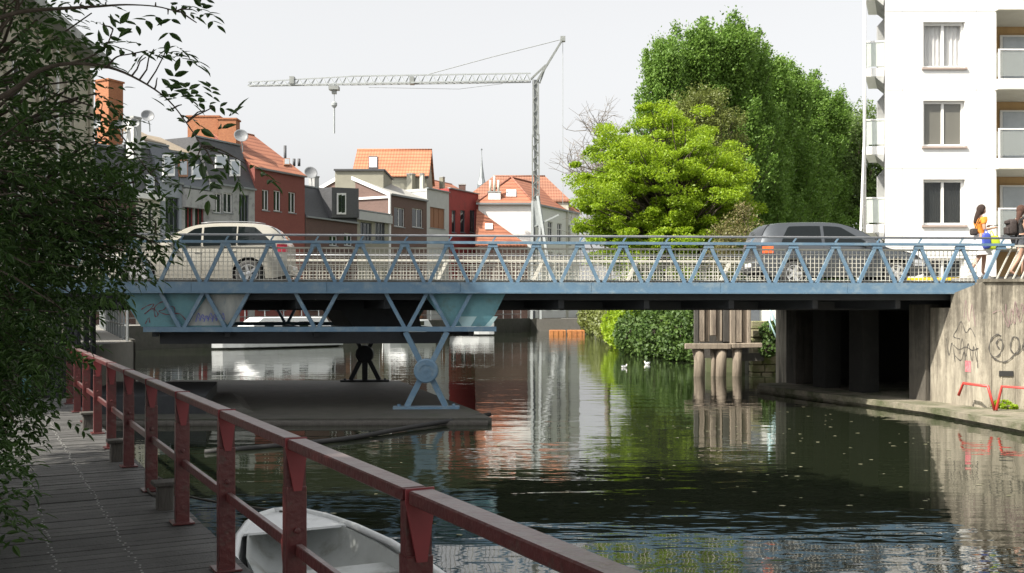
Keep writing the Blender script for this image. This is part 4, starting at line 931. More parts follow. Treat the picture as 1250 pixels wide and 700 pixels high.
chimney(h9, 496, 510, 213, 224, 108, 'olive_render'); chimney(h9, 512, 520, 213, 226, 108, 'cream_render')
h10 = house('crimson_house', 'crimson flat fronted house with three narrow dark windows', 548, 584, 234, 'plum', 'flat', wins=[(551.5, 257, 556.5, 284, 'one', 'dark'), (562, 257, 568, 284, 'one', 'dark'), (573.5, 257, 580, 284, 'one', 'dark')], fmat=M['slate'])
h10b = house('orange_roof_house', 'far house with low orange roof rising behind the crimson house', 529, 584, 240, 'cream_render', 'gable', setback=9, rh=2.2, depth=8, roofmat='tile_orange', gf=False)
chimney(h10b, 536, 545, 217, 228, 116, 'olive_render')
def front_house(name, label, pxa, pxb, d, eave_py, ridge_py, depth, wallm, roofm, hipL=0, hipR=0, verge=.25):
    """house turned to face the camera: ridge runs left to right"""
    a = at(pxa, eave_py, d); b = at(pxb, eave_py, d); ze = a.z; zr = at(0, ridge_py, d+depth/2).z if ridge_py else ze
    h = thing(name, label, 'house', Vector((a.x, d, STREET))); mb = MB(); P = [Vector((a.x, d, 0)), Vector((b.x, d, 0)), Vector((b.x, d+depth, 0)), Vector((a.x, d+depth, 0))]
    for i in range(4):
        p, q = P[i], P[(i+1) % 4]; mb.quad(upz2(p, STREET), upz2(q, STREET), upz2(q, ze), upz2(p, ze))
    if ridge_py:
        rl = Vector((a.x+hipL-(verge if not hipL else 0), d+depth/2, zr)); rr = Vector((b.x-hipR+(verge if not hipR else 0), d+depth/2, zr)); e = .2
        c = [Vector((a.x-verge, d-e, ze)), Vector((b.x+verge, d-e, ze)), Vector((b.x+verge, d+depth+e, ze)), Vector((a.x-verge, d+depth+e, ze))]
        if not hipL: mb.add([upz2(P[3], ze), upz2(P[0], ze), Vector((a.x, d+depth/2, zr))], [(0, 1, 2)])
        if not hipR: mb.add([upz2(P[1], ze), upz2(P[2], ze), Vector((b.x, d+depth/2, zr))], [(0, 1, 2)])
        rf_ = MB()
        for poly in ((c[0], c[1], rr, rl), (c[2], c[3], rl, rr)): rf_.prism([p+V(0, 0, .03) for p in poly], (0, 0, .14))
        if hipL: rf_.prism([p+V(0, 0, .03) for p in (c[3], c[0], rl)], (0, 0, .14))
        if hipR: rf_.prism([p+V(0, 0, .03) for p in (c[1], c[2], rr)], (0, 0, .14))
        ro = rf_.build('roof', roofm, h); MB().tube([rl+V(0, 0, .17), rr+V(0, 0, .17)], .12, 8).build('ridge', roofm, ro, True)
        n = (c[1]-c[0]).cross(rl-c[0]).normalized(); n = -n if n.y > 0 else n; pl_ = (c[0]+V(0, 0, .17), n)
    else:
        ro = MB().prism([upz2(p, ze) for p in P], (0, 0, .05)).build('roof', M['zinc'], h); MB().bar(upz2(P[0], ze+.1)+V(-.1, -.02, 0), upz2(P[1], ze+.1)+V(.1, -.02, 0), .35, .16).build('coping', M['slate'], h); pl_ = None
        MB().bar(upz2(P[1], ze+.1), upz2(P[2], ze+.1), .35, .16).build('coping', M['slate'], h)
    mb.build('wall', wallm, h); return dict(h=h, ro=ro, plane=pl_)
def upz2(p, z): return Vector((p.x, p.y, z))
M['tile_front'] = tile_mat('pale_orange_pantiles_front', (.31, .12, .062), (.42, .18, .095), (1, 0, 0)); M['tile_brown_front'] = tile_mat('brown_tiles_front', (.20, .10, .065), (.30, .13, .08), (1, 0, 0))
h11 = front_house('tall_tile_house', 'tall house behind the row with a big pale orange roof', 432, 521, 109, 217, 185, 8, M['olive_render'], M['tile_front'])
MB().tube([at(521.5, 217, 108.8), at(516.5, 186, 112.9)], .16, 6).build('verge_tile', M['slate'], h11['ro'])
skylight(h11, 450, 192, 461, 207, 'slate', 'white')
h12 = front_house('olive_block', 'olive rendered flat roofed block below the pale orange roof', 409, 468, 99, 209, 0, 7, M['olive_render'], None)
fb = front_house('brown_roof_house', 'wide brown tiled hip roof behind the white house and crane', 566, 694, 120, 247, 217, 9, M['cream_render'], M['tile_brown_front'], 3.4, 2.6)
chimney(fb, 560, 568, 226, 240, 119.5, 'dark_brick', .8, 0, False)
# white gable house at the bend, its blank wall turned to the camera
d12 = 112.0
wh = thing('white_corner_house', 'white house with blank lit wall and hipped orange roof behind crane', 'house', at(584, 330, d12))
pa = at(584, 300, d12); pb = at(651, 300, d12); pc = pb+DH*13; pd = pa+DH*13+V(0, 4, 0); zt_ = at(651, 248, d12).z
def upz(p, z): return Vector((p.x, p.y, z))
mb = MB(); hl = [(1.2+2.6*k, 2.5+2.6*k, z, z+2.3) for k in range(4) for z in (STREET+1, STREET+5.2, STREET+8.6) if z+2.3 < zt_-.4]
wall_holes(mb, upz(pb, STREET), DH, NH, 13, STREET, zt_, hl)
for a, b in ((pa, pb), (pc, pd), (pd, pa)): mb.quad(upz(a, STREET), upz(b, STREET), upz(b, zt_), upz(a, zt_))
mb.build('wall', M['white_wall'], wh)
for q in hl: window_in(wh, upz(pb, STREET), DH, NH, q, M['white'], M['glass'], 1, 1, M['zinc'])
MB().prism([upz(pb, STREET)+DH*.0+NH*.01, upz(pb, STREET)+DH*.4+NH*.01, upz(pb, zt_)+DH*.4+NH*.01, upz(pb, zt_)+NH*.01], NH*.05).build('pilaster', M['slate_blue'], wh)
cc = (pa+pb+pc+pd)/4; rA = at(624, 217, d12+4.5); rB = rA+DH*7+V(0, 0, .0)
q = [upz(p, zt_)+(upz(p, zt_)-upz(cc, zt_))*.04 for p in (pa, pb, pc, pd)]
rf = MB(); rf.add([q[0], q[1], rA], [(0, 1, 2)]); rf.add([q[1], q[2], rB, rA], [(0, 1, 2, 3)]); rf.add([q[2], q[3], rB], [(0, 1, 2)]); rf.add([q[3], q[0], rA, rB], [(0, 1, 2, 3)]); rf.add(q, [(0, 1, 2, 3)])
ro_ = rf.build('roof', M['tile_orange'], wh)
for a, b in ((q[1], rA), (q[0], rA), (rA, rB), (q[2], rB)): MB().tube([a+V(0, 0, .05), b+V(0, 0, .05)], .12, 6).build('ridge', M['tile_brown'], ro_, True)
MB().bar(q[0]-V(0, 0, .1), q[1]-V(0, 0, .1), .2, .2).build('gutter', M['zinc'], wh); MB().bar(q[1]-V(0, 0, .1), q[2]-V(0, 0, .1), .2, .2).build('gutter', M['zinc'], wh)
chimney(dict(h=wh), 596, 611, 235, 229, d12+.3, 'white_wall', .9, 0, False)
for px in (598.5, 603.5, 608.5): MB().tube([at(px, 236, d12+.7), at(px, 215 if px == 603.5 else 220, d12+.7)], .13, 8).build('chimney_pot', M['cream_render'], wh, True)
nS = (q[1]-q[0]).cross(rA-q[0]).normalized(); 
if nS.y > 0: nS = -nS
skylight(dict(plane=(q[0]+nS*.02, nS), ro=ro_), 618, 233, 630, 241)
# lean-to roof in front of the white wall
lt = thing('lean_to', 'outbuilding with steep orange roof against the blank white wall', 'outbuilding', at(584, 330, d12-4))
la, lb, lc_ = at(582, 257, d12-.15), at(580, 301, d12-5.5), at(644, 301, d12-3.0); ld = at(644, 301, d12-.15)
ltr = MB().prism([la, lb, lc_], (0, 0, .15)); ltr.prism([la, lc_, ld], (0, 0, .15)); ltr = ltr.build('roof', M['tile_orange'], lt)
MB().prism([upz(lb, STREET), upz(lc_, STREET), lc_-V(0, 0, .05), lb-V(0, 0, .05)], (0, .2, 0)).build('wall', M['dark_brick'], lt)
MB().prism([upz(lc_, STREET), upz(ld, STREET), ld-V(0, 0, .05), lc_-V(0, 0, .05)], (-.2, 0, 0)).build('wall', M['dark_brick'], lt)
nL = (lb-la).cross(lc_-la).normalized(); nL = -nL if nL.z < 0 else nL
skylight(dict(plane=(la+V(0, 0, .16), nL), ro=ltr), 592, 274, 601, 281)
# church spire
sp = thing('church_spire', 'thin grey church spire with cross far behind the roofs', 'spire', at(588, 300, 260))
c = at(588, 225, 260)
MB().box(Vector((c.x, c.y, 14)), (2.2, 2.2, at(588, 226, 260).z*2-28)).build('tower', M['zinc'], sp)
MB().lathe([(1.2, at(588, 226, 260).z), (.75, at(588, 219, 260).z), (.3, at(588, 203, 260).z), (.05, at(588, 188, 260).z)], 8, Matrix.Translation((c.x, c.y, 0))).build('steeple', M['zinc'], sp)
MB().box((c.x, c.y, at(588, 185, 260).z), (.16, .16, 1.6)).build('cross', M['zinc'], sp); MB().box((c.x, c.y, at(588, 183, 260).z), (.5, .16, .25)).build('cross_arm', M['zinc'], sp)
# beige building at far left
bg_ = thing('beige_building', 'tall beige rendered building with overhanging roof behind left tree', 'building', (-18.6, 45, STREET))
M['beige'] = mat('beige_render', (.42, .39, .31), (.36, .335, .27), 1.2, .85, c3=(.26, .24, .2), s3=1.2)
Pb = Vector((-17.0, 31.5, STREET)); Ub = Vector((-.118, .993, 0)); Nb = Vector((.993, .118, 0)); ztb = 13.1; Lb = 13.8
hl = [(u, u+1.3, z, z+1.9) for u in (1.2, 4.2, 7.2, 10.2) for z in (2.6, 6.0, 9.4)]
mb = MB(); wall_holes(mb, Pb, Ub, Nb, Lb, STREET, ztb, hl)
Pe = Pb+Ub*Lb
for a, b in ((Pe, Pe-Nb*10), (Pe-Nb*10, Pb-Nb*10), (Pb-Nb*10, Pb)): mb.quad(upz(a, STREET), upz(b, STREET), upz(b, ztb), upz(a, ztb))
mb.build('wall', M['beige'], bg_)
for q in hl: window_in(bg_, Pb, Ub, Nb, q, M['white'], M['glass'], 1, 0, M['beige'])
for k in range(5):
    u = .3+k*3.3; MB().prism([upz(Pb+Ub*u+Nb*.002, STREET), upz(Pb+Ub*(u+.5)+Nb*.002, STREET), upz(Pb+Ub*(u+.5)+Nb*.002, ztb-.3), upz(Pb+Ub*u+Nb*.002, ztb-.3)], Nb*.1).build('pilaster', M['beige'], bg_)
MB().tube([upz(Pb+Ub*8.9+Nb*.14, STREET), upz(Pb+Ub*8.9+Nb*.14, ztb-.2)], .07, 8).build('downpipe', M['white'], bg_)
MB().prism([upz(Pb+Nb*.9-Ub*.4, ztb), upz(Pe+Nb*.9+Ub*.4, ztb), upz(Pe-Nb*10+Ub*.4, ztb), upz(Pb-Nb*10-Ub*.4, ztb)], (0, 0, .35)).build('eaves', M['grey_render'], bg_)
MB().prism([upz(Pb+Nb*.5, ztb+.35), upz(Pe+Nb*.5, ztb+.35), upz(Pe-Nb*5, ztb+2.6), upz(Pb-Nb*5, ztb+2.6)], -Nb*.3).build('roof', M['slate'], bg_)
# ------------------------------------------------------------------ white apartment block on the right
M['glass_thin'] = glass_mat('thin_pane', (.1, .1, .1), .05, clear=.9)
M['glass_mid'] = glass_mat('tree_reflection_pane', (.17, .165, .14), .03, clear=.2)  # tree reflection of the middle window put into the tint
M['glass_rail'] = glass_mat('balustrade_clear', (.4, .43, .4), .05, clear=.7)
ap = thing('apartment_block', 'white apartment block with balconies rising behind the bridge end', 'apartment block', (13.47, 37, 2))
YA = 37.0; Pa = Vector((13.47, YA, 2.0)); Ua = V(1, 0, 0); Na = V(0, -1, 0)
ST = 2.845; HT = 19.6
wz = [5.42+ST*k for k in range(-1, 5)]
hl = [(1.39, 2.90, z, z+1.65) for z in wz]
mb = MB(); wall_holes(mb, Pa, Ua, Na, 4.03, 2.0, HT, hl, .2)
SDv = Vector((.40, 1, 0)).normalized()
Pk = Pa+SDv*11
mb.quad(upz(Pa, 2), upz(Pk, 2), upz(Pk, HT), upz(Pa, HT)); mb.quad(upz(Pk, 2), upz(Pk+V(14, 0, 0), 2), upz(Pk+V(14, 0, 0), HT), upz(Pk, HT))
mb.quad(upz(Pa, HT), upz(Pa+V(20, 0, 0), HT), upz(Pk+V(14, 0, 0), HT), upz(Pk, HT))
P2 = Pa+V(4.03, 1.3, 0); mb.quad(upz(Pa+V(4.03, 0, 0), 2), upz(P2, 2), upz(P2, HT), upz(Pa+V(4.03, 0, 0), HT))
mb.build('wall', M['white_wall'], ap)
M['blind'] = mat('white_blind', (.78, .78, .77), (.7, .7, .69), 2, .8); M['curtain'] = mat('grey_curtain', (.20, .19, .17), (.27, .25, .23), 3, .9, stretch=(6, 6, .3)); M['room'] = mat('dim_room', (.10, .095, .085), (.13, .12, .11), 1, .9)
for k, q in enumerate(hl):
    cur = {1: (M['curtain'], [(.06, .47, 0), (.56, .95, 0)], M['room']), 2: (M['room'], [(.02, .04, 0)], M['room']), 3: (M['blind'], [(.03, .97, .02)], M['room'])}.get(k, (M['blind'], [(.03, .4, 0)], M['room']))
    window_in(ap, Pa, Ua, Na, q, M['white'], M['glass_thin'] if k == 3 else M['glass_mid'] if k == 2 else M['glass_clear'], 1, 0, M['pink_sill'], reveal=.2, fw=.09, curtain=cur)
for z in [4.605+ST*k for k in range(0, 6)]:      # panel joints in the render
    MB().prism([upz(Pa+V(.02, -.001, 0), z), upz(Pa+V(4.0, -.001, 0), z), upz(Pa+V(4.0, -.001, 0), z+.02), upz(Pa+V(.02, -.001, 0), z+.02)], (0, -.004, 0)).build('panel_joint', M['pale_render'], ap)
for x in (.62, 3.3): MB().prism([upz(Pa+V(x, -.001, 0), 2.2), upz(Pa+V(x+.015, -.001, 0), 2.2), upz(Pa+V(x+.015, -.001, 0), HT-.3), upz(Pa+V(x, -.001, 0), HT-.3)], (0, -.004, 0)).build('panel_joint', M['pale_render'], ap)
MB().box((22, YA+2.2, 10.5), (8, .2, 18)).build('recess_wall', M['ochre'], ap)
slabs = [4.95+2.86*k for k in range(0, 6)]
M['flower'] = leaf_mat('potted_plants', (.30, .22, .03), (.12, .16, .03), (.5, .05, .03), .3)
for k, z in enumerate(slabs):
    b = MB().box((20.6, YA+.9, z-.18), (6.24, 2.2, .36)).build('balcony', M['white'], ap, bevel=.01)
    MB().box((20.6, YA+.9, z-.375), (6.3, 2.25, .03)).build('soffit', M['cream_render'], b)
    for x in (17.53, 19.2, 20.9): MB().box((x, YA-.16, z+.52), (.05, .05, 1.02)).build('rail_post', M['white'], b)
    MB().box((20.6, YA-.16, z+1.05), (6.2, .06, .05)).build('top_rail', M['white'], b)
    for x0, x1 in ((17.57, 19.17), (19.23, 20.87)): MB().box(((x0+x1)/2, YA-.16, z+.54), (x1-x0, .02, .88)).build('glass_panel', M['glass_rail'], b)
    MB().box((17.52, YA+.5, z+.54), (.02, 1.2, .88)).build('glass_panel', M['glass_rail'], b)
    MB().box((19.3, YA+2.05, z+1.1), (1.4, .08, 2.1)).build('door_frame', M['white'], b); MB().box((19.3, YA+2.0, z+1.1), (1.2, .03, 1.95)).build('door_pane', M['glass_sky'], b)
    MB().box((18.15, YA+2.05, z+1.15), (.55, .06, 2.2)).build('timber_panel', M['ochre'], b)
# left side balconies
for k in range(-1, 5):
    z = 6.55+ST*k-1.38
    c0 = Pa+SDv*.25+V(-.03, 0, 0); c1 = Pa+SDv*2.6
    o1 = c0+V(-.66, .1, 0); o2 = c1+V(-.72, 0, 0)
    b = MB().prism([upz(c0, z), upz(o1, z), upz(o2, z), upz(c1, z)], (0, 0, .30)).build('balcony', M['white'], ap)
    MB().prism([upz(c0.lerp(o1, .04), z-.28), upz(c0.lerp(o1, .5), z-.004), upz(c0, z-.004)], SDv*2.2).build('bracket', M['grey_render'], b)
    MB().prism([upz(c0, z+.36), upz(o1, z+.36), upz(o1, z+1.22), upz(c0, z+1.22)], (0, .03, 0)).build('glass_panel', M['glass_frost'], b)
    MB().prism([upz(o1, z+.36), upz(o2, z+.36), upz(o2, z+1.22), upz(o1, z+1.22)], (.03, 0, 0)).build('glass_panel', M['glass_frost'], b)
    MB().bar(upz(o1, z+1.26), upz(c0, z+1.26), .05, .05).build('top_rail', M['white'], b); MB().bar(upz(o1, z+1.26), upz(o2, z+1.26), .05, .05).build('top_rail', M['white'], b)
    MB().bar(upz(o1, z+.3), upz(o1, z+1.28), .05, .05).build('rail_post', M['white'], b)
    MB().prism([upz(c0+SDv*1.5, z+.3), upz(c0+SDv*1.5+V(-.3, 0, 0), z+.3), upz(c0+SDv*1.5+V(-.3, 0, 0), z+2.2), upz(c0+SDv*1.5, z+2.54)], (0, .1, 0)).build('divider', M['grey_render'], b)
pole = MB(); pole.tube([Vector((12.70, YA-.1, 2.2)), Vector((12.78, YA+.1, 19))], .06, 8); pole.build('pole', M['white'], ap, True)
pl2 = MB(); pl2.tube([Vector((12.35, YA-.4, 2.2)), Vector((12.72, YA-.05, 8.8))], .045, 8)
for k in range(7): 
    z = 2.9+k*.8; f = (z-2.2)/6.6; pl2.bar((12.35+.37*f, YA-.4+.35*f, z), (12.71+.02*f, YA-.1, z), .04, .04)
pl2.build('pole_brace', M['white'], ap)
# ------------------------------------------------------------------ tower crane
cr = thing('tower_crane', 'pale self erecting tower crane reaching left over the roofs', 'crane', at(655, 300, 104))
M['crane'] = mat('crane_paint', (.27, .285, .27), (.2, .215, .21), 3, .5, c3=(.2, .21, .2), s3=2); M['crane_w'] = mat('crane_white', (.37, .395, .395), (.29, .315, .315), 3, .5)
dC = 104.0
def cz(py): return at(0, py, dC).z
xm = at(654, 0, dC).x
mast = MB()
for z0, z1, w_ in ((cz(250), cz(165), .66), (cz(165), cz(98), .54)):
    for sx in (-1, 1):
        for sy in (-1, 1): mast.box((xm+sx*w_/2, dC+sy*w_/2, (z0+z1)/2), (.13, .13, z1-z0))
    n = int((z1-z0)/.62)
    for k in range(n):
        za = z0+(z1-z0)*k/n; zb = z0+(z1-z0)*(k+1)/n; s = 1 if k % 2 else -1
        for sy in (-1, 1): mast.bar((xm-s*w_/2, dC+sy*w_/2, za), (xm+s*w_/2, dC+sy*w_/2, zb), .07, .07)
        for sx in (-1, 1): mast.bar((xm+sx*w_/2, dC-s*w_/2, za), (xm+sx*w_/2, dC+s*w_/2, zb), .07, .07)
mast.box((xm, dC, (cz(250)+cz(98))/2), (.34, .34, cz(98)-cz(250))); mast.build('mast', M['crane'], cr)
bs = MB()
for sx, sy in ((-1, -1), (1, -1), (1, 1), (-1, 1)): bs.bar((xm+sx*.35, dC+sy*.35, cz(246)), (xm+sx*.45, dC+sy*1.4, STREET), .22, .22)
bs.bar((xm+.2, dC-.4, cz(240)), (xm+1.9, dC-1.2, STREET+1.5), .26, .26); bs.bar((xm-.3, dC-.5, cz(278)), (xm+2.3, dC-.5, cz(263)), .16, .16)
bs.box((xm+1.2, dC+.6, STREET+1.2), (3.6, 2.6, .7)); bs.box((xm+2.4, dC+.6, STREET+2.4), (1.1, 2.4, 1.9))
bs.box((xm, dC-.2, cz(262)), (.9, .5, 2.6)); bs.build('base_frame', M['crane_w'], cr)
# slab crane jib
jx0 = at(648, 0, dC).x; jx1 = at(303, 0, dC).x; jz0 = cz(99.5); jz1 = cz(105)
jb = MB(); nJ = 36
def jp(f, up_, side):
    x = jx0+(jx1-jx0)*f; z = jz0+(jz1-jz0)*f; hgt = .82 if f < .62 else .82-.45*(f-.62)/.38*1.0
    w_ = .42*(1-.45*f); return Vector((x, dC+side*w_*(0 if up_ else 1), z+(hgt if up_ else 0)))
for k in range(nJ):
    f0, f1 = k/nJ, (k+1)/nJ; fm = (f0+f1)/2
    th = .12 if f0 < .62 else .09
    jb.bar(jp(f0, 1, 0), jp(f1, 1, 0), th, th)
    for s in (-1, 1):
        jb.bar(jp(f0, 0, s), jp(f1, 0, s), th, th); jb.bar(jp(f0, 0, s), jp(fm, 1, 0), .055, .055); jb.bar(jp(fm, 1, 0), jp(f1, 0, s), .055, .055)
    jb.bar(jp(f0, 0, -1), jp(f1, 0, 1), .05, .05)
jb.build('jib', M['crane_w'], cr)
for px in (357, 503): jj = at(px, 100, dC); MB().box((jj.x, dC, jj.z+.1), (.45, .8, .75)).build('jib_joint', M['crane'], cr)
stx = at(687, 48, dC)
pk = MB()
for s in (-1, 1):
    pk.bar((xm+.1, dC+s*.35, cz(100)), (stx.x, dC+s*.2, stx.z), .16, .16); pk.bar((xm-.5, dC+s*.3, cz(97)), (xm+1.0, dC+s*.3, cz(80)), .12, .12)
for k in range(6):
    f = k/6; a = Vector((xm+.1, dC-.35, cz(100))).lerp(Vector((stx.x, dC-.2, stx.z)), f); b = Vector((xm+.1, dC+.35, cz(100))).lerp(Vector((stx.x, dC+.2, stx.z)), f+.1); pk.bar(a, b, .07, .07)
pk.bar((xm+1.0, dC, cz(82)), (xm+.4, dC, cz(102)), .14, .14); pk.box((stx.x, dC, stx.z), (.5, .55, .5)); pk.build('top_strut', M['crane'], cr)
tl = MB(); tl.tube([stx, at(600, 70, dC), jp(.37, 1, 0)], .035, 6); tl.tube([jp(.1, 0, 0)-V(0, 0, .2), at(560, 109, dC), at(450, 107, dC)], .02, 5); tl.build('tie_cable', M['crane'], cr)
tl = MB(); tl.tube([stx, at(687, 250, dC)], .03, 6); tl.build('rear_cable', M['crane_w'], cr)
tr = at(408, 107, dC); tb_ = MB(); tb_.box(tr+V(0, 0, -.1), (1.0, .9, .35)); tb_.box(tr+V(0, 0, -.45), (.45, .5, .4)); tb_.build('trolley', M['crane'], cr)
hk = MB(); hk.tube([tr, at(408, 126, dC)], .03, 6); hk.build('hoist_cable', M['crane'], cr)
hk = MB(); c = at(408, 128, dC); hk.lathe([(.1, -.35), (.3, -.1), (.3, .15), (.1, .35)], 12, Matrix.Translation(c)); hk.tube([c, at(408, 163, dC)], .09, 6); hk.build('hook_block', M['crane_w'], cr)
# ------------------------------------------------------------------ quay railing and boats on the far left bank
QA = Vector((-23, 57.6, STREET)); QD = Vector((24.9, 49.9, 0)).normalized(); 
qr = thing('quay_railing', 'grey railing along the far quay below the row of houses', 'railing', QA)
for k in range(28): MB().box(QA+QD*(k*2)+V(-.2, .1, .5), (.07, .07, 1.0)).build('post', M['zinc'], qr)
for z in (.5, 1.0): MB().bar(QA+V(-.2, .1, z), QA+QD*54+V(-.2, .1, z), .05, .05).build('rail', M['zinc'], qr)
Q2 = Vector((-12.2, 33.0, STREET)); qr2 = thing('near_quay_railing', 'dark railing on the quay seen under the bridge at left', 'railing', Q2); QD2 = (Vector((-23, 57.6, STREET))-Q2)
for k in range(13): MB().box(Q2+QD2*(k/13)+V(-.2, 0, .5), (.07, .07, 1.0)).build('post', M['zinc'], qr2)
for z in (.5, 1.0): MB().bar(Q2+V(-.2, 0, z), Q2+QD2+V(-.2, 0, z), .05, .05).build('rail', M['zinc'], qr2)
qw = MB()
for a, b in (((-12.2, 33), (-23, 57.6)), ((-23, 57.6), (1.9, 107.5)), ((1.9, 107.5), (5.2, 108.5))):
    qw.bar((a[0], a[1], .6), (b[0], b[1], .6), .12, 1.6)
struct(qw.build('quay_wall', M['wet_concrete']))
def cruiser(name, label, bow, ax, Lb, hc):
    ax = Vector(ax).normalized(); sd = Vector((-ax.y, ax.x, 0)); b = thing(name, label, 'boat', bow)
    m_ = MB(); rows = []
    for s, hw_, zk, zg in ((0, .05, .6, 1.15), (.06, .4, .1, 1.1), (.2, .85, -.1, 1.02), (.45, 1.15, -.1, .95), (.8, 1.15, -.1, .9), (1, 1.05, -.05, .9)):
        rows.append([Vector(bow)+ax*(s*Lb)+sd*y+V(0, 0, z) for y, z in ((-hw_, zg), (-hw_*.85, .1), (0, zk), (hw_*.85, .1), (hw_, zg))])
    for r_ in rows: m_.v += r_
    for i in range(len(rows)-1):
        for j in range(4): m_.f.append((i*5+j, i*5+j+1, (i+1)*5+j+1, (i+1)*5+j))
        m_.f.append((i*5, (i+1)*5, (i+1)*5+4, i*5+4))
    m_.f.append(tuple(25+j for j in range(5))); m_.build('hull', M['boat'], b)
    c0 = Vector(bow)+V(0, 0, .93)
    def cab(s0, s1, s2, s3, z, w0, w1, nm, mt):
        p = [c0+ax*(s0*Lb)-sd*w0, c0+ax*(s3*Lb)-sd*w0, c0+ax*(s3*Lb)+sd*w0, c0+ax*(s0*Lb)+sd*w0, c0+ax*(s1*Lb)-sd*w1+V(0, 0, z), c0+ax*(s2*Lb)-sd*w1+V(0, 0, z), c0+ax*(s2*Lb)+sd*w1+V(0, 0, z), c0+ax*(s1*Lb)+sd*w1+V(0, 0, z)]
        return MB().hexa(p).build(nm, mt, b, bevel=.04)
    cab(.18, .34, .86, .92, hc, 1.0, .8, 'cabin', M['boat'])
    for sg in (-1, 1):
        for f in (.38, .52, .66):
            p = c0+ax*(f*Lb)+sd*(sg*.92)+V(0, 0, hc*.55); MB().bar(p-ax*.3, p+ax*.3, .06, .32, up=(0, 0, 1)).build('cabin_window', M['glass'], b)
    MB().bar(c0+ax*(.2*Lb)+V(0, 0, .12)-sd*.9, c0+ax*(.2*Lb)+V(0, 0, .12)+sd*.9, .03, .03).build('bow_rail', M['rail_grey'], b)
    return b
cruiser('motor_boat', 'white cabin cruiser moored at the far quay under the bridge', (-17.6, 60.0, 0), (.72, .69, 0), 8.6, .95)
cruiser('small_cruiser', 'small white boat moored beyond the cruiser at the quay', (-9.6, 76.5, 0), (.447, .894, 0), 6.0, .6)
cruiser('bow_boat', 'white boat with its bow showing past the teal bridge plate', (-1.6, 92.0, 0), (-.85, .3, 0), 6.0, .25)
M['black_hull'] = mat('tarred_hull', (.03, .03, .033), (.05, .05, .05), 3, .6)
# orange work rafts
for k, (px0, px1, lab) in enumerate(((671, 691, 'orange floating work raft, left of the two'), (693, 714, 'orange floating work raft beside the green bank'))):
    a = onz(px0, 409.5, 0.0); b = onz(px1, 409.5, 0); t = thing('work_raft', lab, 'raft', (a+b)/2, 'orange work rafts')
    w_ = b.x-a.x; c = (a+b)/2
    MB().box(c+V(0, .8, .14), (w_, 1.6, .56)).build('float', M['rust'], t, bevel=.03); MB().box(c+V(0, .8, .44), (w_*.92, 1.4, .04)).build('deck_plate', M['rust'], t)
    for q in (-.3, .0, .3): MB().box(c+V(q*w_, -.02, .16), (.06, .05, .5)).build('rib', M['rust'], t)
# ------------------------------------------------------------------ right bank: timber piling, stone quay, steps
tp = thing('timber_piling', 'weathered timber sheet piling on stout posts at the bank', 'piling', (7.6, 37, 0))
dT = 36.5
x = 847.0; k = 0
while x < 915:
    w_ = random.uniform(5.5, 9.0); top = 372+random.uniform(-4, 4); bot = random.uniform(416, 426) if k != 3 else 410
    a = at(x, bot, dT+.02*(k % 3)); b = at(min(x+w_-.6, 916), top, dT+.02*(k % 3))
    MB().box(((a.x+b.x)/2, dT+.06*(k % 3), (a.z+b.z)/2), (b.x-a.x, .12+.08*(k % 2), b.z-a.z), random.uniform(-.12, .12)).build('board', M['timber' if k % 5 else 'pile'], tp, bevel=.02); x += w_; k += 1
a = at(836, 423, dT-.25); b = at(930, 423, dT-.25)
mx_ = a.lerp(b, .6); MB().bar(a, mx_-V(.01, 0, 0), .2, .2).build('waling', M['timber'], tp, bevel=.02); MB().bar(mx_+V(.01, 0, .02), b+V(0, 0, .04), .2, .17).build('waling', M['timber'], tp, bevel=.02)
a = at(905, 436, dT+.4); b = at(932, 436, dT+.4); MB().bar(a, b, .18, .28).build('waling', M['pile'], tp)
for px, w_ in ((853, 14), (879, 14), (899, 12), (870, 6)):
    c = at(px, 440, dT-.1 if w_ > 5 else dT+1); r_ = w_/2/F*dT; MB().tube([Vector((c.x, c.y, -.6)), Vector((c.x+.03, c.y, .5)), Vector((c.x+random.uniform(-.05, .05), c.y, .98))], [r_, r_*.97, r_*1.03], 12).build('post', M['timber'], tp, True)
MB().box((7.72, dT+.9, 1.6), (1.75, .2, 2.0)).build('backing_board', M['pile'], tp)
sq = thing('stone_quay', 'mossy stone quay wall beside the timber piling', 'wall', (9.2, 37.5, 0))
M['moss_stone'] = mat('mossy_stone', (.30, .26, .18), (.22, .2, .13), 4, .9, .8, c3=(.13, .15, .05), s3=1.8, f3=(.45, .6))
a = at(917, 400, 37.2); b = at(957, 400, 37.2)
blk = random.Random(4)
z = -.2
while z < 1.85:
    x = a.x; hz_ = blk.uniform(.26, .36)
    while x < b.x+.3:
        w_ = blk.uniform(.35, .6); MB().box((x+w_/2, 37.5+blk.uniform(-.04, .04), z+hz_/2), (w_-.02, .7, hz_-.02)).build('stone', M['moss_stone'], sq, bevel=.03); x += w_
    z += hz_
MB().box(((a.x+b.x)/2+.2, 37.9, .8), (b.x-a.x+.4, .6, 2.0)).build('core', M['wet_concrete'], sq)
wb = thing('white_shed', 'low white wall glimpsed under the bridge beyond the piling', 'shed', (9.4, 41, 1.75))
MB().box((9.5, 42.2, 2.4), (2.3, 2.0, 1.5)).build('wall', M['white_wall'], wb); MB().box((9.5, 42.2, 3.2), (2.5, 2.2, .1)).build('roof', M['zinc'], wb); MB().box((9.75, 41.17, 2.35), (.4, .06, 1.2)).build('door', M['slate_blue'], wb)
sr = thing('stair_railing', 'pale teal stair railing going down to the stone quay', 'railing', at(945, 400, 36))
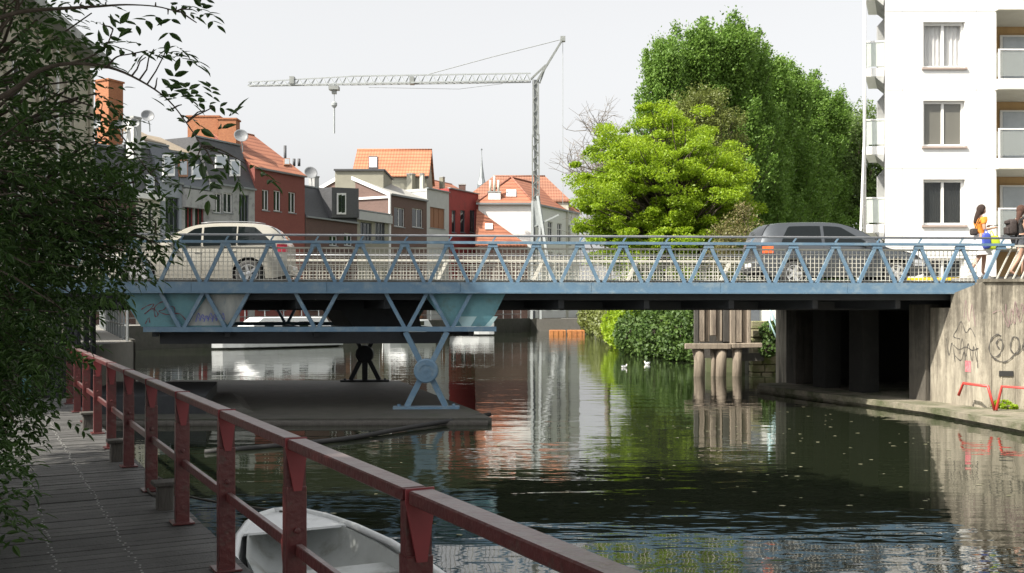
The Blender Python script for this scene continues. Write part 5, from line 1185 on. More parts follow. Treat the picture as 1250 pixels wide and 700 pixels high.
for k in range(2):
    d0 = 35.2+k*.9
    MB().tube([at(938, 372, d0), at(945, 390, d0), at(957, 422, d0), at(962, 440, d0)], .035, 8).build('handrail', M['pale_teal'], sr, True)
    MB().tube([at(936, 385, d0), at(953, 425, d0)], .025, 8).build('lower_rail', M['pale_teal'], sr, True)
    for px, py in ((940, 378), (948, 398), (955, 418)): MB().tube([at(px, py, d0), at(px, py+26, d0)], .025, 6).build('baluster', M['pale_teal'], sr, True)

# gulls and bits floating on the canal
for px, py, f, lab in ((762, 449, .3, 'white gull floating near the ivy bank, nearest one'), (832, 433, -.4, 'white gull floating close under the ivy'), (790, 445, 2.6, 'white gull floating between two others')):
    c = onz(px, py, 0); g_ = thing('gull', lab, 'bird', c, 'gulls on the water'); T_ = Matrix.Translation(c+V(0, 0, .035))@Matrix.Rotation(f, 4, 'Z')@Matrix.Scale(.72, 4)
    m_ = MB(); m_.lathe([(.01, -.17), (.05, -.13), (.085, -.03), (.08, .06), (.045, .13), (.01, .15)], 12, T_@Matrix.Rotation(R(90), 4, 'Y')); m_.build('body', M['white'], g_, True)
    MB().lathe([(.005, -.04), (.035, -.02), (.04, .01), (.02, .038), (.004, .042)], 10, T_@Matrix.Translation((.15, 0, .11))).build('head', M['white'], g_, True)
    MB().tube([T_@V(.12, 0, .03), T_@V(.15, 0, .1)], [.035, .028], 8).build('neck', M['white'], g_, True)
    MB().lathe([(.012, 0), (.008, .03), (.001, .055)], 6, T_@Matrix.Translation((.185, 0, .11))@Matrix.Rotation(R(90), 4, 'Y')).build('beak', M['yellow'], g_)
    for sg in (-1, 1): MB().prism([T_@V(.06, sg*.075, .05), T_@V(-.19, sg*.03, .07), T_@V(-.1, sg*.075, .02)], (0, 0, .02)).build('wing', M['zinc'], g_)
fl = MB(); rf_ = random.Random(5)
for k in range(170):
    y_ = rf_.uniform(9, 34); x_ = rf_.uniform(-.35, .42)*y_*.9
    if rf_.random() < .5: x_, y_ = rf_.uniform(3, 8.5), rf_.uniform(12, 24)
    if x_ < 1.9-.52*y_+1.5: continue
    r_ = rf_.uniform(.012, .035); a_ = rf_.uniform(0, 6); n_ = 5
    fl.add([Vector((x_+math.cos(a_+i*1.2566)*r_*rf_.uniform(.6, 1.2)*1.5, y_+math.sin(a_+i*1.2566)*r_*rf_.uniform(.6, 1.2), .006)) for i in range(n_)], [tuple(range(n_))])
M['scum'] = mat('floating_bits', (.30, .28, .2), (.16, .17, .08), 3, .8)
tag(fl.build('floating_leaves', M['scum']), 'scattered pale leaf bits floating on the dark water', 'leaves', kind='stuff')
# ------------------------------------------------------------------ vegetation
def unit(a): return a/np.maximum(1e-9, np.linalg.norm(a, axis=1, keepdims=True))
def leaf_quads(P, size, bias=(0, 0, .6), asp=.55, axis=None, rng=RNG):
    n = len(P); nr = unit(rng.normal(size=(n, 3))+np.array(bias)); r = rng.normal(size=(n, 3)) if axis is None else axis+rng.normal(size=(n, 3))*.45
    a = unit(np.cross(np.cross(nr, r), nr)); b = np.cross(nr, a); L_ = (size*rng.uniform(.65, 1.35, n))[:, None]; W_ = L_*asp
    fold = nr*L_*.12
    v = np.stack([P-a*L_*.5, P+b*W_*.5+fold-a*L_*.06, P+a*L_*.5, P-b*W_*.5+fold-a*L_*.06], 1).reshape(-1, 3)
    return v, np.arange(n*4).reshape(-1, 4)
def limb_pts(a, b, sag=.0, n=5, wob=.15, rnd=random):
    a = Vector(a); b = Vector(b); L_ = (b-a).length; pts = []
    for i in range(n+1):
        t = i/n; p = a.lerp(b, t); p.z += sag*math.sin(t*math.pi)*L_
        if 0 < i < n: p += Vector((rnd.uniform(-1, 1), rnd.uniform(-1, 1), rnd.uniform(-1, 1)))*wob*L_*.12
        pts.append(p)
    return pts
def clump_cloud(C, Rx, Ry, Rz, n, rng=RNG, shell=.55):
    d = unit(rng.normal(size=(n, 3))); r = (shell+(1-shell)*rng.random(n)**.6)[:, None]*rng.uniform(.75, 1.05, n)[:, None]
    return np.array(C)+d*r*np.array([Rx, Ry, Rz])
def leafy_tree(name, label, cat, base, height, crown_c, crown_r, nclump, nleaf, lsize, lm, clump_r=(.9, 1.5), flat=.6, trunk_r=.25, group=None, seed=1, low_cut=-.75, bias=(0, 0, .8), bark='bark', bare=0, fmin=.55):
    rnd = random.Random(seed); rng = np.random.default_rng(seed)
    t = thing(name, label, cat, base, group); base = Vector(base); cc = Vector(crown_c)
    tm = MB(); top = Vector((cc.x, cc.y, cc.z+crown_r[2]*.35))
    tp_ = limb_pts(base, top, 0, 6, .25, rnd); tm.tube(tp_, [trunk_r*(1-.13*i) for i in range(7)], 10); tm.build('trunk', M[bark], t, True)
    lb = MB(); Ps = []
    for k in range(nclump):
        while True:
            d = Vector((rnd.gauss(0, 1), rnd.gauss(0, 1), rnd.gauss(0, 1))).normalized()
            if d.z > low_cut: break
        f = rnd.uniform(fmin, 1.0)**.6
        c = cc+Vector((d.x*crown_r[0], d.y*crown_r[1], d.z*crown_r[2]))*f*rnd.uniform(.85, 1.08)
        s0 = tp_[min(6, max(1, int(6*max(0, (c.z-base.z)/(top.z-base.z))*.75)))]
        lb.tube(limb_pts(s0, c, .05, 4, .5, rnd), [trunk_r*.32, trunk_r*.24, trunk_r*.17, trunk_r*.1, trunk_r*.05], 5, False)
        r = rnd.uniform(*clump_r)
        Ps.append(clump_cloud(c, r*1.1, r*1.1, r*flat, int(nleaf*rnd.uniform(.7, 1.3)), rng, .35))
    lb.build('limb', M[bark], t, True)
    if nleaf:
        v, q = leaf_quads(np.concatenate(Ps), lsize, bias, rng=rng); v = v-np.array(base)
        me = fast_mesh('crown', v, q); link('crown', me, lm, t)
    return t
M['leaf_lime'] = leaf_mat('lime_leaves', (.19, .31, .016), (.36, .49, .026), (.48, .56, .07), .5)
M['leaf_poplar'] = leaf_mat('poplar_leaves', (.10, .20, .03), (.20, .33, .055), (.27, .37, .09), .42, .6)
M['leaf_olive'] = leaf_mat('olive_budding_leaves', (.12, .15, .03), (.17, .2, .045), (.22, .2, .07), .35)
M['leaf_ivy'] = leaf_mat('ivy_leaves', (.03, .07, .012), (.085, .15, .022), (.14, .22, .03), .25, .62, 1.2)
M['leaf_dark'] = leaf_mat('elder_leaves', (.03, .072, .016), (.075, .145, .03), (.12, .19, .05), .42, .42, 2)
M['leaf_shade'] = leaf_mat('bank_tree_leaves', (.03, .06, .015), (.06, .11, .03), None, .15)
M['leaf_willow'] = leaf_mat('pale_willow_leaves', (.12, .19, .05), (.19, .27, .08), None, .35)
M['leaf_brown'] = leaf_mat('tan_shrub_leaves', (.20, .15, .07), (.15, .16, .05), (.3, .2, .1), .3)
# bright maple on the right bank
leafy_tree('maple_tree', 'bright lime green spreading tree on the canal bank', 'tree', (9.6, 53, 1.6), 13, at(810, 248, 53.5), (5.0, 4.2, 5.1), 620, 280, .135, M['leaf_lime'], (.32, .8), .55, .3, seed=3, low_cut=-.95, fmin=.25)
leafy_tree('budding_tree', 'olive brown budding tree behind the lime green tree', 'tree', (12.2, 60, 1.7), 15, at(858, 178, 61), (2.4, 2.6, 3.4), 90, 260, .14, M['leaf_olive'], (.6, 1.0), .8, .25, seed=5)
# bare tree to the left of the maple
def bare_tree(name, label, base, top, spread, seed):
    rnd = random.Random(seed); t = thing(name, label, 'tree', base); tm = MB(); base = Vector(base); top = Vector(top)
    tm.tube(limb_pts(base, top, 0, 5, .3, rnd), [.2, .17, .13, .1, .06, .03], 8); tm.build('trunk', M['twig'], t, True); lb = MB()
    for k in range(26):
        f = rnd.uniform(.25, .95); s = base.lerp(top, f); d = Vector((rnd.uniform(-1, .8), rnd.uniform(-.8, .8), rnd.uniform(.25, 1.0))).normalized(); e = s+d*spread*(1.15-f)*rnd.uniform(.6, 1.2)
        pts = limb_pts(s, e, .06, 4, .8, rnd); lb.tube(pts, [.06, .045, .035, .025, .012], 5, False)
        for j in range(9):
            p = pts[1+j % 4]; e2 = p+Vector((rnd.uniform(-1, 1), rnd.uniform(-1, 1), rnd.uniform(.0, 1.1)))*spread*.32; q = limb_pts(p, e2, .05, 3, .9, rnd); lb.tube(q, [.025, .018, .013, .008], 4, False)
            for i in range(3):
                e3 = q[2]+Vector((rnd.uniform(-1, 1), rnd.uniform(-1, 1), rnd.uniform(-.2, .9)))*spread*.16; lb.tube([q[2], e3], [.011, .006], 4, False)
    lb.build('limb', M['twig'], t); return t
bare_tree('bare_tree', 'leafless grey tree poking out left of the lime green tree', (5.9, 62, 1.6), at(730, 150, 62), 4.8, 9)
# poplars: two crown models, copied along a receding row
def poplar_mesh(seed, Hh=20.0, Rr=2.8, nb=130, per=600):
    rng = np.random.default_rng(seed); Ps = []; Ax = []
    lb = MB()
    for k in range(nb):
        h0 = rng.uniform(.06, .9)*Hh; az = rng.uniform(0, 2*math.pi); out = Rr*(1.0-.75*(h0/Hh)**2.2)*rng.uniform(.45, 1.05); ln = rng.uniform(3.2, 5.5)*(1-.35*h0/Hh)
        e = np.array([math.cos(az)*out, math.sin(az)*out, min(h0+ln, Hh+rng.uniform(-2.6, .4))]); s = np.array([0, 0, h0])
        tt = rng.random(per)**.75; cur = np.stack([s[0]+(e[0])*np.sin(tt*1.35)/math.sin(1.35), s[1]+(e[1])*np.sin(tt*1.35)/math.sin(1.35), s[2]+(e[2]-s[2])*tt], 1)
        w_ = (.18+.42*np.sin(np.clip(tt, 0, 1)*math.pi)**.8)[:, None]
        Ps.append(cur+rng.normal(size=(per, 3))*w_*np.array([.55, .55, .9])); Ax.append(np.tile(unit((e-s)[None])[0], (per, 1)))
        lb.tube([Vector(s), Vector((e[0]*.7, e[1]*.7, s[2]+(e[2]-s[2])*.5)), Vector(e)], [.05, .03, .01], 4, False)
    v, q = leaf_quads(np.concatenate(Ps), .19, (0, 0, .3), .6, np.concatenate(Ax), rng); me = fast_mesh('crown', v, q); me.materials.append(M['leaf_poplar'])
    lb.tube([(0, 0, -1), (0, 0, Hh*.5), (0, 0, Hh*.98)], [.32, .2, .03], 10); lm_ = lb.mesh('trunk'); lm_.materials.append(M['bark']); return me, lm_
PM = [poplar_mesh(21), poplar_mesh(22), poplar_mesh(23, 20, 3.1)]
pops = [(811, 50, 72, 1.0, 'leftmost poplar of the tall row behind the lime green tree'), (843, 36, 75, 1.1, 'second poplar from the left in the tall green row'), (880, 24, 77, 1.2, 'tallest poplar, third from the left in the green row'),
        (911, 42, 80, 1.1, 'fourth poplar of the row, right of the tallest one'), (933, 66, 86, 1.15, 'fifth poplar of the row, where the row steps down'), (956, 84, 92, 1.2, 'sixth poplar of the row, shaded dark on its right'),
        (978, 94, 99, 1.3, 'seventh poplar of the row, well below the tallest'), (998, 108, 106, 1.3, 'eighth poplar of the row, near the white flats'), (1018, 126, 114, 1.4, 'lowest and last poplar in the dark row')]
for k, (px, py, d, wd, lab) in enumerate(pops):
    top = at(px, py-1, d); zb = 1.6; sc = (top.z-zb)/20.0
    t = thing('poplar_tree', lab, 'tree', (top.x, top.y, zb), 'poplars in a row'); cm, tmm = PM[k % 3]
    for nm, me in (('crown', cm), ('trunk', tmm)):
        o = bpy.data.objects.new(nm, me); COL.objects.link(o); o.parent = t
    t.scale = (wd*sc*.98, wd*sc*.98, sc); t.rotation_euler = (0, 0, k*1.9)
leafy_tree('willow_tree', 'pale green feathery tree between the poplars and white flats', 'tree', (42, 112, 1.6), 20, at(1048, 205, 112), (4.8, 4.5, 7.6), 90, 330, .3, M['leaf_willow'], (1.2, 2.0), 1.1, .4, seed=8)
leafy_tree('tan_shrub', 'tan and green shrub beside the dark hatchback roof', 'shrub', (13.2, 48, 1.7), 5, at(902, 300, 48), (1.3, 1.2, 1.7), 40, 130, .12, M['leaf_brown'], (.4, .7), 1.0, .1, seed=14)
# ivy covered bank below the maple
def mound(name, label, cat, blobs, n, size, lm, seed):
    rng = np.random.default_rng(seed); Ps = []; t = thing(name, label, cat, Vector(blobs[0][0])*1.0+V(0, 0, -blobs[0][1][2])); core = MB()
    o = np.array(ORG[t.name])
    for c, r in blobs:
        m_ = int(n*r[0]*r[2]); d = unit(rng.normal(size=(m_, 3))); Ps.append(np.array(c)+d*np.array(r)*rng.uniform(.78, 1.06, m_)[:, None])
        T_ = Matrix.Translation(Vector(c))@Matrix.Diagonal((r[0]*.74, r[1]*.74, r[2]*.74, 1)); bm_ = bmesh.new(); bmesh.ops.create_icosphere(bm_, subdivisions=2, radius=1, matrix=T_); k0 = len(core.v)
        core.v += [v_.co.copy() for v_ in bm_.verts]; core.f += [tuple(k0+v_.index for v_ in f.verts) for f in bm_.faces]; bm_.free()
    P_ = np.concatenate(Ps); P_ = P_[P_[:, 2] > .02]
    v, q = leaf_quads(P_, size, (-.2, -.6, .5), .8, rng=rng); me = fast_mesh('foliage', v-o, q); link('foliage', me, lm, t)
    core.build('stems', M['bark'], t); return t
mound('ivy_bank', 'dark glossy ivy spilling over the bank to the water', 'ivy', [((8.4, 47.5, 1.0), (1.5, 1.3, 1.6)), ((7.9, 51, 1.0), (1.8, 2, 1.7)), ((8.9, 46.3, 1.6), (1.1, 1.0, 1.3)), ((7.3, 54.5, 1.0), (1.8, 2.2, 1.6)), ((8.6, 46.6, .5), (1.2, .9, .8))], 3000, .17, M['leaf_ivy'], 31)
mound('bank_bush', 'bright green bush at the water under the lime tree', 'bush', [((7.2, 57.5, 1.1), (1.7, 2, 1.5)), ((7.3, 62, 1.3), (1.8, 2.5, 1.7)), ((7.6, 55, 2.2), (1.6, 1.8, 1.4))], 1500, .2, M['leaf_lime'], 32)
mound('far_bush', 'low tan and green scrub on the bank by the orange rafts', 'bush', [((7.6, 68, 1.4), (1.7, 3, 1.7)), ((7.9, 76, 1.3), (1.8, 4, 1.7)), ((8.2, 84, 2.0), (2, 4, 2.2)), ((8.4, 96, 1.8), (2.2, 4, 2.2))], 900, .22, M['leaf_olive'], 33)
mound('abutment_weeds', 'green weed tuft growing at the foot of graffiti wall', 'weed', [(at(1223, 494, 22.9), (.22, .12, .09)), (at(1232, 497, 22.7), (.2, .1, .06))], 12000, .07, M['leaf_lime'], 34)
mound('quay_weeds', 'weeds hanging over the mossy stone quay', 'weed', [(at(944, 405, 36.9), (.5, .4, .4)), (at(938, 425, 36.8), (.35, .3, .35))], 3000, .12, M['leaf_ivy'], 35)

# ---- foreground elder: compound leaves on twigs
def compound(rng, n_pair=3, L_=.24, ll=.085):
    vs_, fs = [], []
    def leaflet(o, d, s, ln):
        d = d/np.linalg.norm(d); nrm = np.cross(d, s); nrm /= np.linalg.norm(nrm); s = np.cross(nrm, d); k = len(vs_)
        prof = ((0, 0), (.18, .13), (.42, .2), (.7, .145), (1, 0)); bend = rng.uniform(.06, .2)
        for t, w_ in prof: vs_.append(o+d*ln*t-nrm*ln*bend*t*t)
        for sg in (1, -1):
            for t, w_ in prof[1:4]: vs_.append(o+d*ln*t+s*sg*ln*w_+nrm*ln*(.05-bend*t*t))
        for c0 in (5, 8):
            fs.extend([(k, k+1, k+c0), (k+1, k+2, k+c0+1), (k+1, k+c0+1, k+c0), (k+2, k+3, k+c0+2), (k+2, k+c0+2, k+c0+1), (k+3, k+4, k+c0+2)])
    ax = np.array([1.0, 0, 0]); sd = np.array([0, 1.0, 0])
    for i in range(n_pair):
        t = (i+1)/(n_pair+.6); o = np.array([t*L_, 0, -.18*L_*t*t])
        for s in (-1, 1): leaflet(o, ax*.55+sd*s+np.array([0, 0, rng.uniform(-.35, .1)]), ax*-s, ll*rng.uniform(.75, 1.15))
    leaflet(np.array([L_*.96, 0, -.18*L_]), ax+np.array([0, 0, -.25]), sd, ll*1.15)
    return np.array(vs_), np.array(fs)
CR_ = [compound(np.random.default_rng(50+i), 2+i % 2) for i in range(6)]
def compound_field(P, D, rng, scale=1.0):
    vv, ff = [], []; k = 0
    for p, d in zip(P, D):
        v, f = CR_[rng.integers(6)]; d = d/np.linalg.norm(d); up = np.array([0, 0, 1.0])+rng.normal(size=3)*.35; s = np.cross(up, d); s /= np.linalg.norm(s); u = np.cross(d, s)
        sc = scale*rng.uniform(.7, 1.25)*(.95 if p[2] < 4.2 else .84); vv.append(p+(v@np.stack([d, s, u]))*sc); ff.append(f+k); k += len(v)
    return np.concatenate(vv), np.concatenate(ff)
elder = thing('elder_tree', 'dark leafy tree overhanging the plank walkway at left', 'tree', (-6.9, 9.6, 1.3))
rng = np.random.default_rng(77); rnd = random.Random(77)
tm = MB(); fork = Vector((-6.6, 9.2, 3.0)); tm.tube(limb_pts((-6.9, 9.6, 1.0), fork, 0, 4, .3, rnd), [.2, .17, .15, .14, .13], 10); tm.build('trunk', M['bark'], elder, True)
lb = MB(); Ps, Ds = [], []
# (px, py, distance, radius m, clusters): masses of foliage seen in the photograph, each hung on its own limb
masses = [(10, 60, 7.5, .62, 60), (45, 25, 7.2, .42, 30), (60, 90, 8.0, .42, 30), (20, 150, 8.0, .65, 80), (75, 165, 8.4, .50, 55), (25, 240, 8.2, .72, 120), (90, 235, 8.8, .60, 95), (40, 310, 8.6, .75, 150), (98, 292, 9.2, .55, 90),
          (140, 262, 9.4, .38, 34), (146, 308, 9.4, .28, 24), (92, 325, 9.6, .36, 42), (172, 290, 9.2, .24, 14), (165, 222, 9.0, .30, 18), (0, 390, 9.0, .65, 140), (30, 378, 9.8, .46, 90), (-8, 455, 9.2, .52, 100), (22, 436, 9.8, .28, 40),
          (-12, 520, 9.0, .36, 50), (18, 485, 9.3, .28, 28), (-36, 590, 7.2, .38, 50), (-16, 640, 6.6, .2, 16), (-30, 60, 7.0, .8, 90), (-40, 200, 7.5, .9, 120), (-40, 330, 8.0, .9, 130), (-30, 450, 8.4, .8, 130), (0, 345, 10.5, .9, 130), (60, 270, 10.4, .8, 90), (5, 400, 11.5, .8, 110),
          (0, 0, 7.2, .45, 34), (95, 120, 8.3, .26, 12), (130, 200, 9.0, .36, 30)]
for (px, py, d, r, n) in masses:
    c = at(px, py, d); pts = limb_pts(fork, c, .06, 5, .5, rnd); lb.tube(pts, [.07, .055, .045, .03, .02, .01], 6, False)
    for k in range(max(4, n//9)):
        e = c+Vector(rnd.gauss(0, 1) for _ in range(3)).normalized()*r*rnd.uniform(.6, 1.05); q = limb_pts(pts[4], e, .04, 3, .7, rnd); lb.tube(q, [.018, .013, .009, .005], 4, False)
    for k in range(int(n*(1.45 if py > 170 else .95))):
        dr = rng.normal(size=3); dr /= np.linalg.norm(dr); p = np.array(c)+dr*r*rng.uniform(.2, 1.0); Ps.append(p); Ds.append(dr*np.array([1, 1, .5])+rng.normal(size=3)*.35+np.array([.25, 0, -.25]))
# arching branches against the sky, in their own distances
def spray(pix, d, leaves, r0=.02, d2=None):
    d2 = d2 or d; n_ = len(pix)-1
    pts = catmull([at(x, y, d+(d2-d)*i/n_) for i, (x, y) in enumerate(pix)], 4); lb.tube(pts, [max(.004, r0*(1-i/len(pts))) for i in range(len(pts))], 6, False)
    for (x, y, n, rr) in leaves:
        c = at(x, y, d2); near = min(pts, key=lambda p: (p-c).length); lb.tube(limb_pts(near, c, .05, 3, .6, rnd), [.006, .005, .004, .003], 4, False)
        for k in range(max(1, int(n*.6))):
            dr = rng.normal(size=3); dr[1] *= .7; dr /= np.linalg.norm(dr); Ps.append(np.array(c)+dr*rr*rng.uniform(0, .6)); Ds.append(dr+np.array([.35, 0, -.35]))
spray([(-20, 130), (20, 108), (45, 88), (82, 78), (131, 82), (170, 98), (206, 123), (233, 158), (246, 178)], 6.2, [(188, 60, 7, .10), (178, 70, 5, .10), (205, 55, 3, .06), (192, 95, 2, .06), (205, 135, 4, .08), (222, 128, 4, .08), (250, 135, 5, .09), (262, 130, 3, .08), (240, 165, 7, .14), (262, 180, 8, .16), (285, 192, 6, .13), (262, 205, 6, .14), (240, 195, 6, .14), (300, 200, 3, .1)], .018)
spray([(-10, 25), (30, 14), (87, 10), (120, 8), (154, 6), (190, 8), (215, 14)], 6.0, [(75, 8, 5, .1), (110, 5, 3, .06), (130, 2, 3, .06), (190, 3, 5, .1), (215, 8, 5, .1), (235, 12, 4, .09), (240, 28, 3, .07), (205, 18, 3, .07), (100, 3, 3, .06)], .014)
spray([(82, 78), (110, 70), (130, 55), (138, 36)], 6.2, [(125, 30, 3, .06), (135, 42, 2, .05), (118, 66, 2, .05)], .007)
spray([(131, 82), (142, 70), (160, 66), (180, 62)], 6.2, [(165, 70, 3, .07)], .007)
spray([(140, 250), (165, 262), (190, 270)], 9.0, [(185, 265, 4, .12), (192, 290, 3, .1), (188, 310, 3, .1)], .01)
spray([(110, 140), (128, 145), (150, 168), (178, 205), (195, 225)], 8.6, [(125, 128, 5, .14), (140, 150, 4, .12), (175, 200, 6, .15), (150, 195, 6, .18), (195, 205, 3, .1)], .012)
lb.build('limb', M['bark'], elder, True)
v, q = compound_field(np.array(Ps), np.array(Ds), rng); me = fast_mesh('crown', v-np.array(ORG[elder.name]), q); link('crown', me, M['leaf_dark'], elder)
# taller bank trees whose shade falls over the walkway and the left half of the bridge
leafy_tree('bank_tree', 'tall leafy bank tree just outside the picture, shading the walkway', 'tree', (-8.5, 3.5, 1.3), 14, (-6.2, 3.6, 9.0), (6.0, 6.6, 3.8), 110, 330, .34, M['leaf_shade'], (1.2, 1.9), .8, .35, seed=41, group='shade trees on the left bank')
leafy_tree('bank_tree', 'tall leafy bank tree just outside the picture, shading the bridge', 'tree', (-15.5, 16.5, 1.3), 17, (-14.6, 17.2, 11.5), (4.9, 4.4, 5.8), 120, 380, .34, M['leaf_shade'], (1.2, 1.9), .8, .35, seed=42, group='shade trees on the left bank')
leafy_tree('bank_tree', 'tall leafy bank tree behind the photographer on left bank', 'tree', (-5.5, -6.5, 1.3), 14, (-5.0, -6.0, 9.0), (5.2, 5.0, 4.6), 70, 330, .34, M['leaf_shade'], (1.2, 1.9), .8, .35, seed=43, group='shade trees on the left bank')
# ------------------------------------------------------------------ people
def skin(name, verts, edges, radii, mat_, parent, sub=2):
    me = bpy.data.meshes.new(name); me.from_pydata(verts, edges, []); o = bpy.data.objects.new(name+'_tmp', me); COL.objects.link(o)
    o.modifiers.new('skin', 'SKIN'); sv = me.skin_vertices[0].data
    for i, r in enumerate(radii): sv[i].radius = (r, r) if not isinstance(r, tuple) else r
    sv[0].use_root = True
    ss = o.modifiers.new('sub', 'SUBSURF'); ss.levels = sub; ss.render_levels = sub
    dg = bpy.context.evaluated_depsgraph_get(); dg.update(); m2 = bpy.data.meshes.new_from_object(o.evaluated_get(dg)); bpy.data.objects.remove(o); m2.name = name
    for p in m2.polygons: p.use_smooth = True
    m2.materials.clear(); m2.materials.append(mat_); return link(name, m2, None, parent)
M['hair_dark'] = mat('dark_hair', (.025, .014, .01), (.05, .026, .018), 20, .75, .8, stretch=(4, 4, .6)); M['hair_brown'] = mat('brown_hair', (.06, .028, .018), (.10, .045, .028), 20, .75, .8, stretch=(4, 4, .6))
M['orange_top'] = mat('orange_cloth', (.75, .27, .03), (.68, .22, .03), 8, .8, .2); M['white_skirt'] = mat('white_cloth', (.72, .71, .70), (.62, .62, .63), 6, .85, .3); M['black_cloth'] = mat('black_cloth', (.025, .024, .024), (.045, .042, .04), 8, .8, .2); M['denim'] = mat('dark_denim', (.05, .055, .065), (.08, .085, .095), 9, .85)
M['bag_blue'] = mat('blue_bag', (.06, .09, .42), (.05, .08, .35), 5, .4); M['bag_lime'] = mat('lime_bag', (.50, .62, .04), (.42, .52, .03), 5, .4); M['bag_black'] = mat('black_bag', (.03, .022, .022), (.055, .042, .036), 12, .8, .6); M['eye'] = mat('eye_dark', (.02, .015, .012), (.02, .015, .012), 5, .3); M['lip'] = mat('lip', (.38, .12, .10), (.36, .11, .10), 5, .5)
def head(parent, c, tilt, hairm, hair_pts, hair_r):
    """face looks along +x; c = head centre"""
    m_ = MB(); n, k = 20, 14
    for i in range(k+1):
        ph = math.pi*i/k; z = math.cos(ph)*.118
        for j in range(n):
            th = 2*math.pi*j/n; x = math.sin(ph)*math.cos(th)*.098; y = math.sin(ph)*math.sin(th)*.076
            if z < 0: y *= 1-.28*(-z/.118)**1.5; x = x*(1-.12*(-z/.118)) if x < 0 else x*(1-.06*(-z/.118))
            if x > .05: x -= .012*math.exp(-((z-.012)/.02)**2)*(1 if abs(y) > .014 else 0)
            if x > .06 and abs(y) < .02: x += .024*math.exp(-((z+.022)/.022)**2)*math.exp(-(y/.011)**2)
            m_.v.append(Vector((x, y, z)))
    for i in range(k):
        for j in range(n): m_.f.append((i*n+j, i*n+(j+1) % n, (i+1)*n+(j+1) % n, (i+1)*n+j))
    T_ = Matrix.Translation(c)@Matrix.Rotation(tilt, 4, 'Y')
    m_.v = [T_@v_ for v_ in m_.v]; h = m_.build('head', M['skin'], parent, True)
    for s in (-1, 1):
        MB().lathe([(.001, -.006), (.011, 0), (.001, .006)], 8, T_@Matrix.Translation((.079, s*.031, .012))@Matrix.Rotation(R(90), 4, 'Y')).build('eye', M['eye'], h)
        MB().lathe([(.006, -.008), (.022, -.004), (.022, .004), (.006, .008)], 10, T_@Matrix.Translation((-.005, s*.074, -.005))@Matrix.Rotation(R(90), 4, 'X')).build('ear', M['skin'], h)
    MB().box(T_@V(.083, 0, -.058), (.012, .036, .012)).build('mouth', M['lip'], h)
    cap = MB()
    for i in range(k+1):
        ph = math.pi*i/k
        for j in range(n):
            th = 2*math.pi*j/n; x = math.sin(ph)*math.cos(th)*.108-.016; y = math.sin(ph)*math.sin(th)*.088; z = math.cos(ph)*.126+.012
            if x > .045 and z < .055: x = .045-.05*(.055-z)/.12
            cap.v.append(T_@Vector((x, y, z)))
    for i in range(k):
        for j in range(n): cap.f.append((i*n+j, i*n+(j+1) % n, (i+1)*n+(j+1) % n, (i+1)*n+j))
    hc = cap.build('hair', hairm, parent, True)
    pv = [tuple(T_@Vector(p)) for p in hair_pts]
    o = skin('long_hair', pv, [(i, i+1) for i in range(len(pv)-1)], hair_r, hairm, parent); return h
def hand(parent, w, d, up_):
    """small hand: palm and five fingers curled"""
    w = Vector(w); d = Vector(d).normalized(); up_ = Vector(up_); s = d.cross(up_).normalized(); u = s.cross(d)
    vs_ = [tuple(w), tuple(w+d*.05), tuple(w+d*.085)]; ed = [(0, 1), (1, 2)]; rr = [.024, .033, .03]
    for k, (o_, L_) in enumerate(((-.027, .055), (-.009, .065), (.009, .062), (.026, .05))):
        i = len(vs_); a = w+d*.085+s*o_; vs_ += [tuple(a), tuple(a+d*L_*.6-u*.008), tuple(a+d*L_*.9-u*.03)]; ed += [(2, i), (i, i+1), (i+1, i+2)]; rr += [.009, .009, .008]
    i = len(vs_); a = w+d*.03-s*.03; vs_ += [tuple(a), tuple(a+d*.035-s*.022), tuple(a+d*.06-s*.02)]; ed += [(1, i), (i, i+1), (i+1, i+2)]; rr += [.011, .01, .009]
    return skin('hand', vs_, ed, rr, M['skin'], parent, 1)
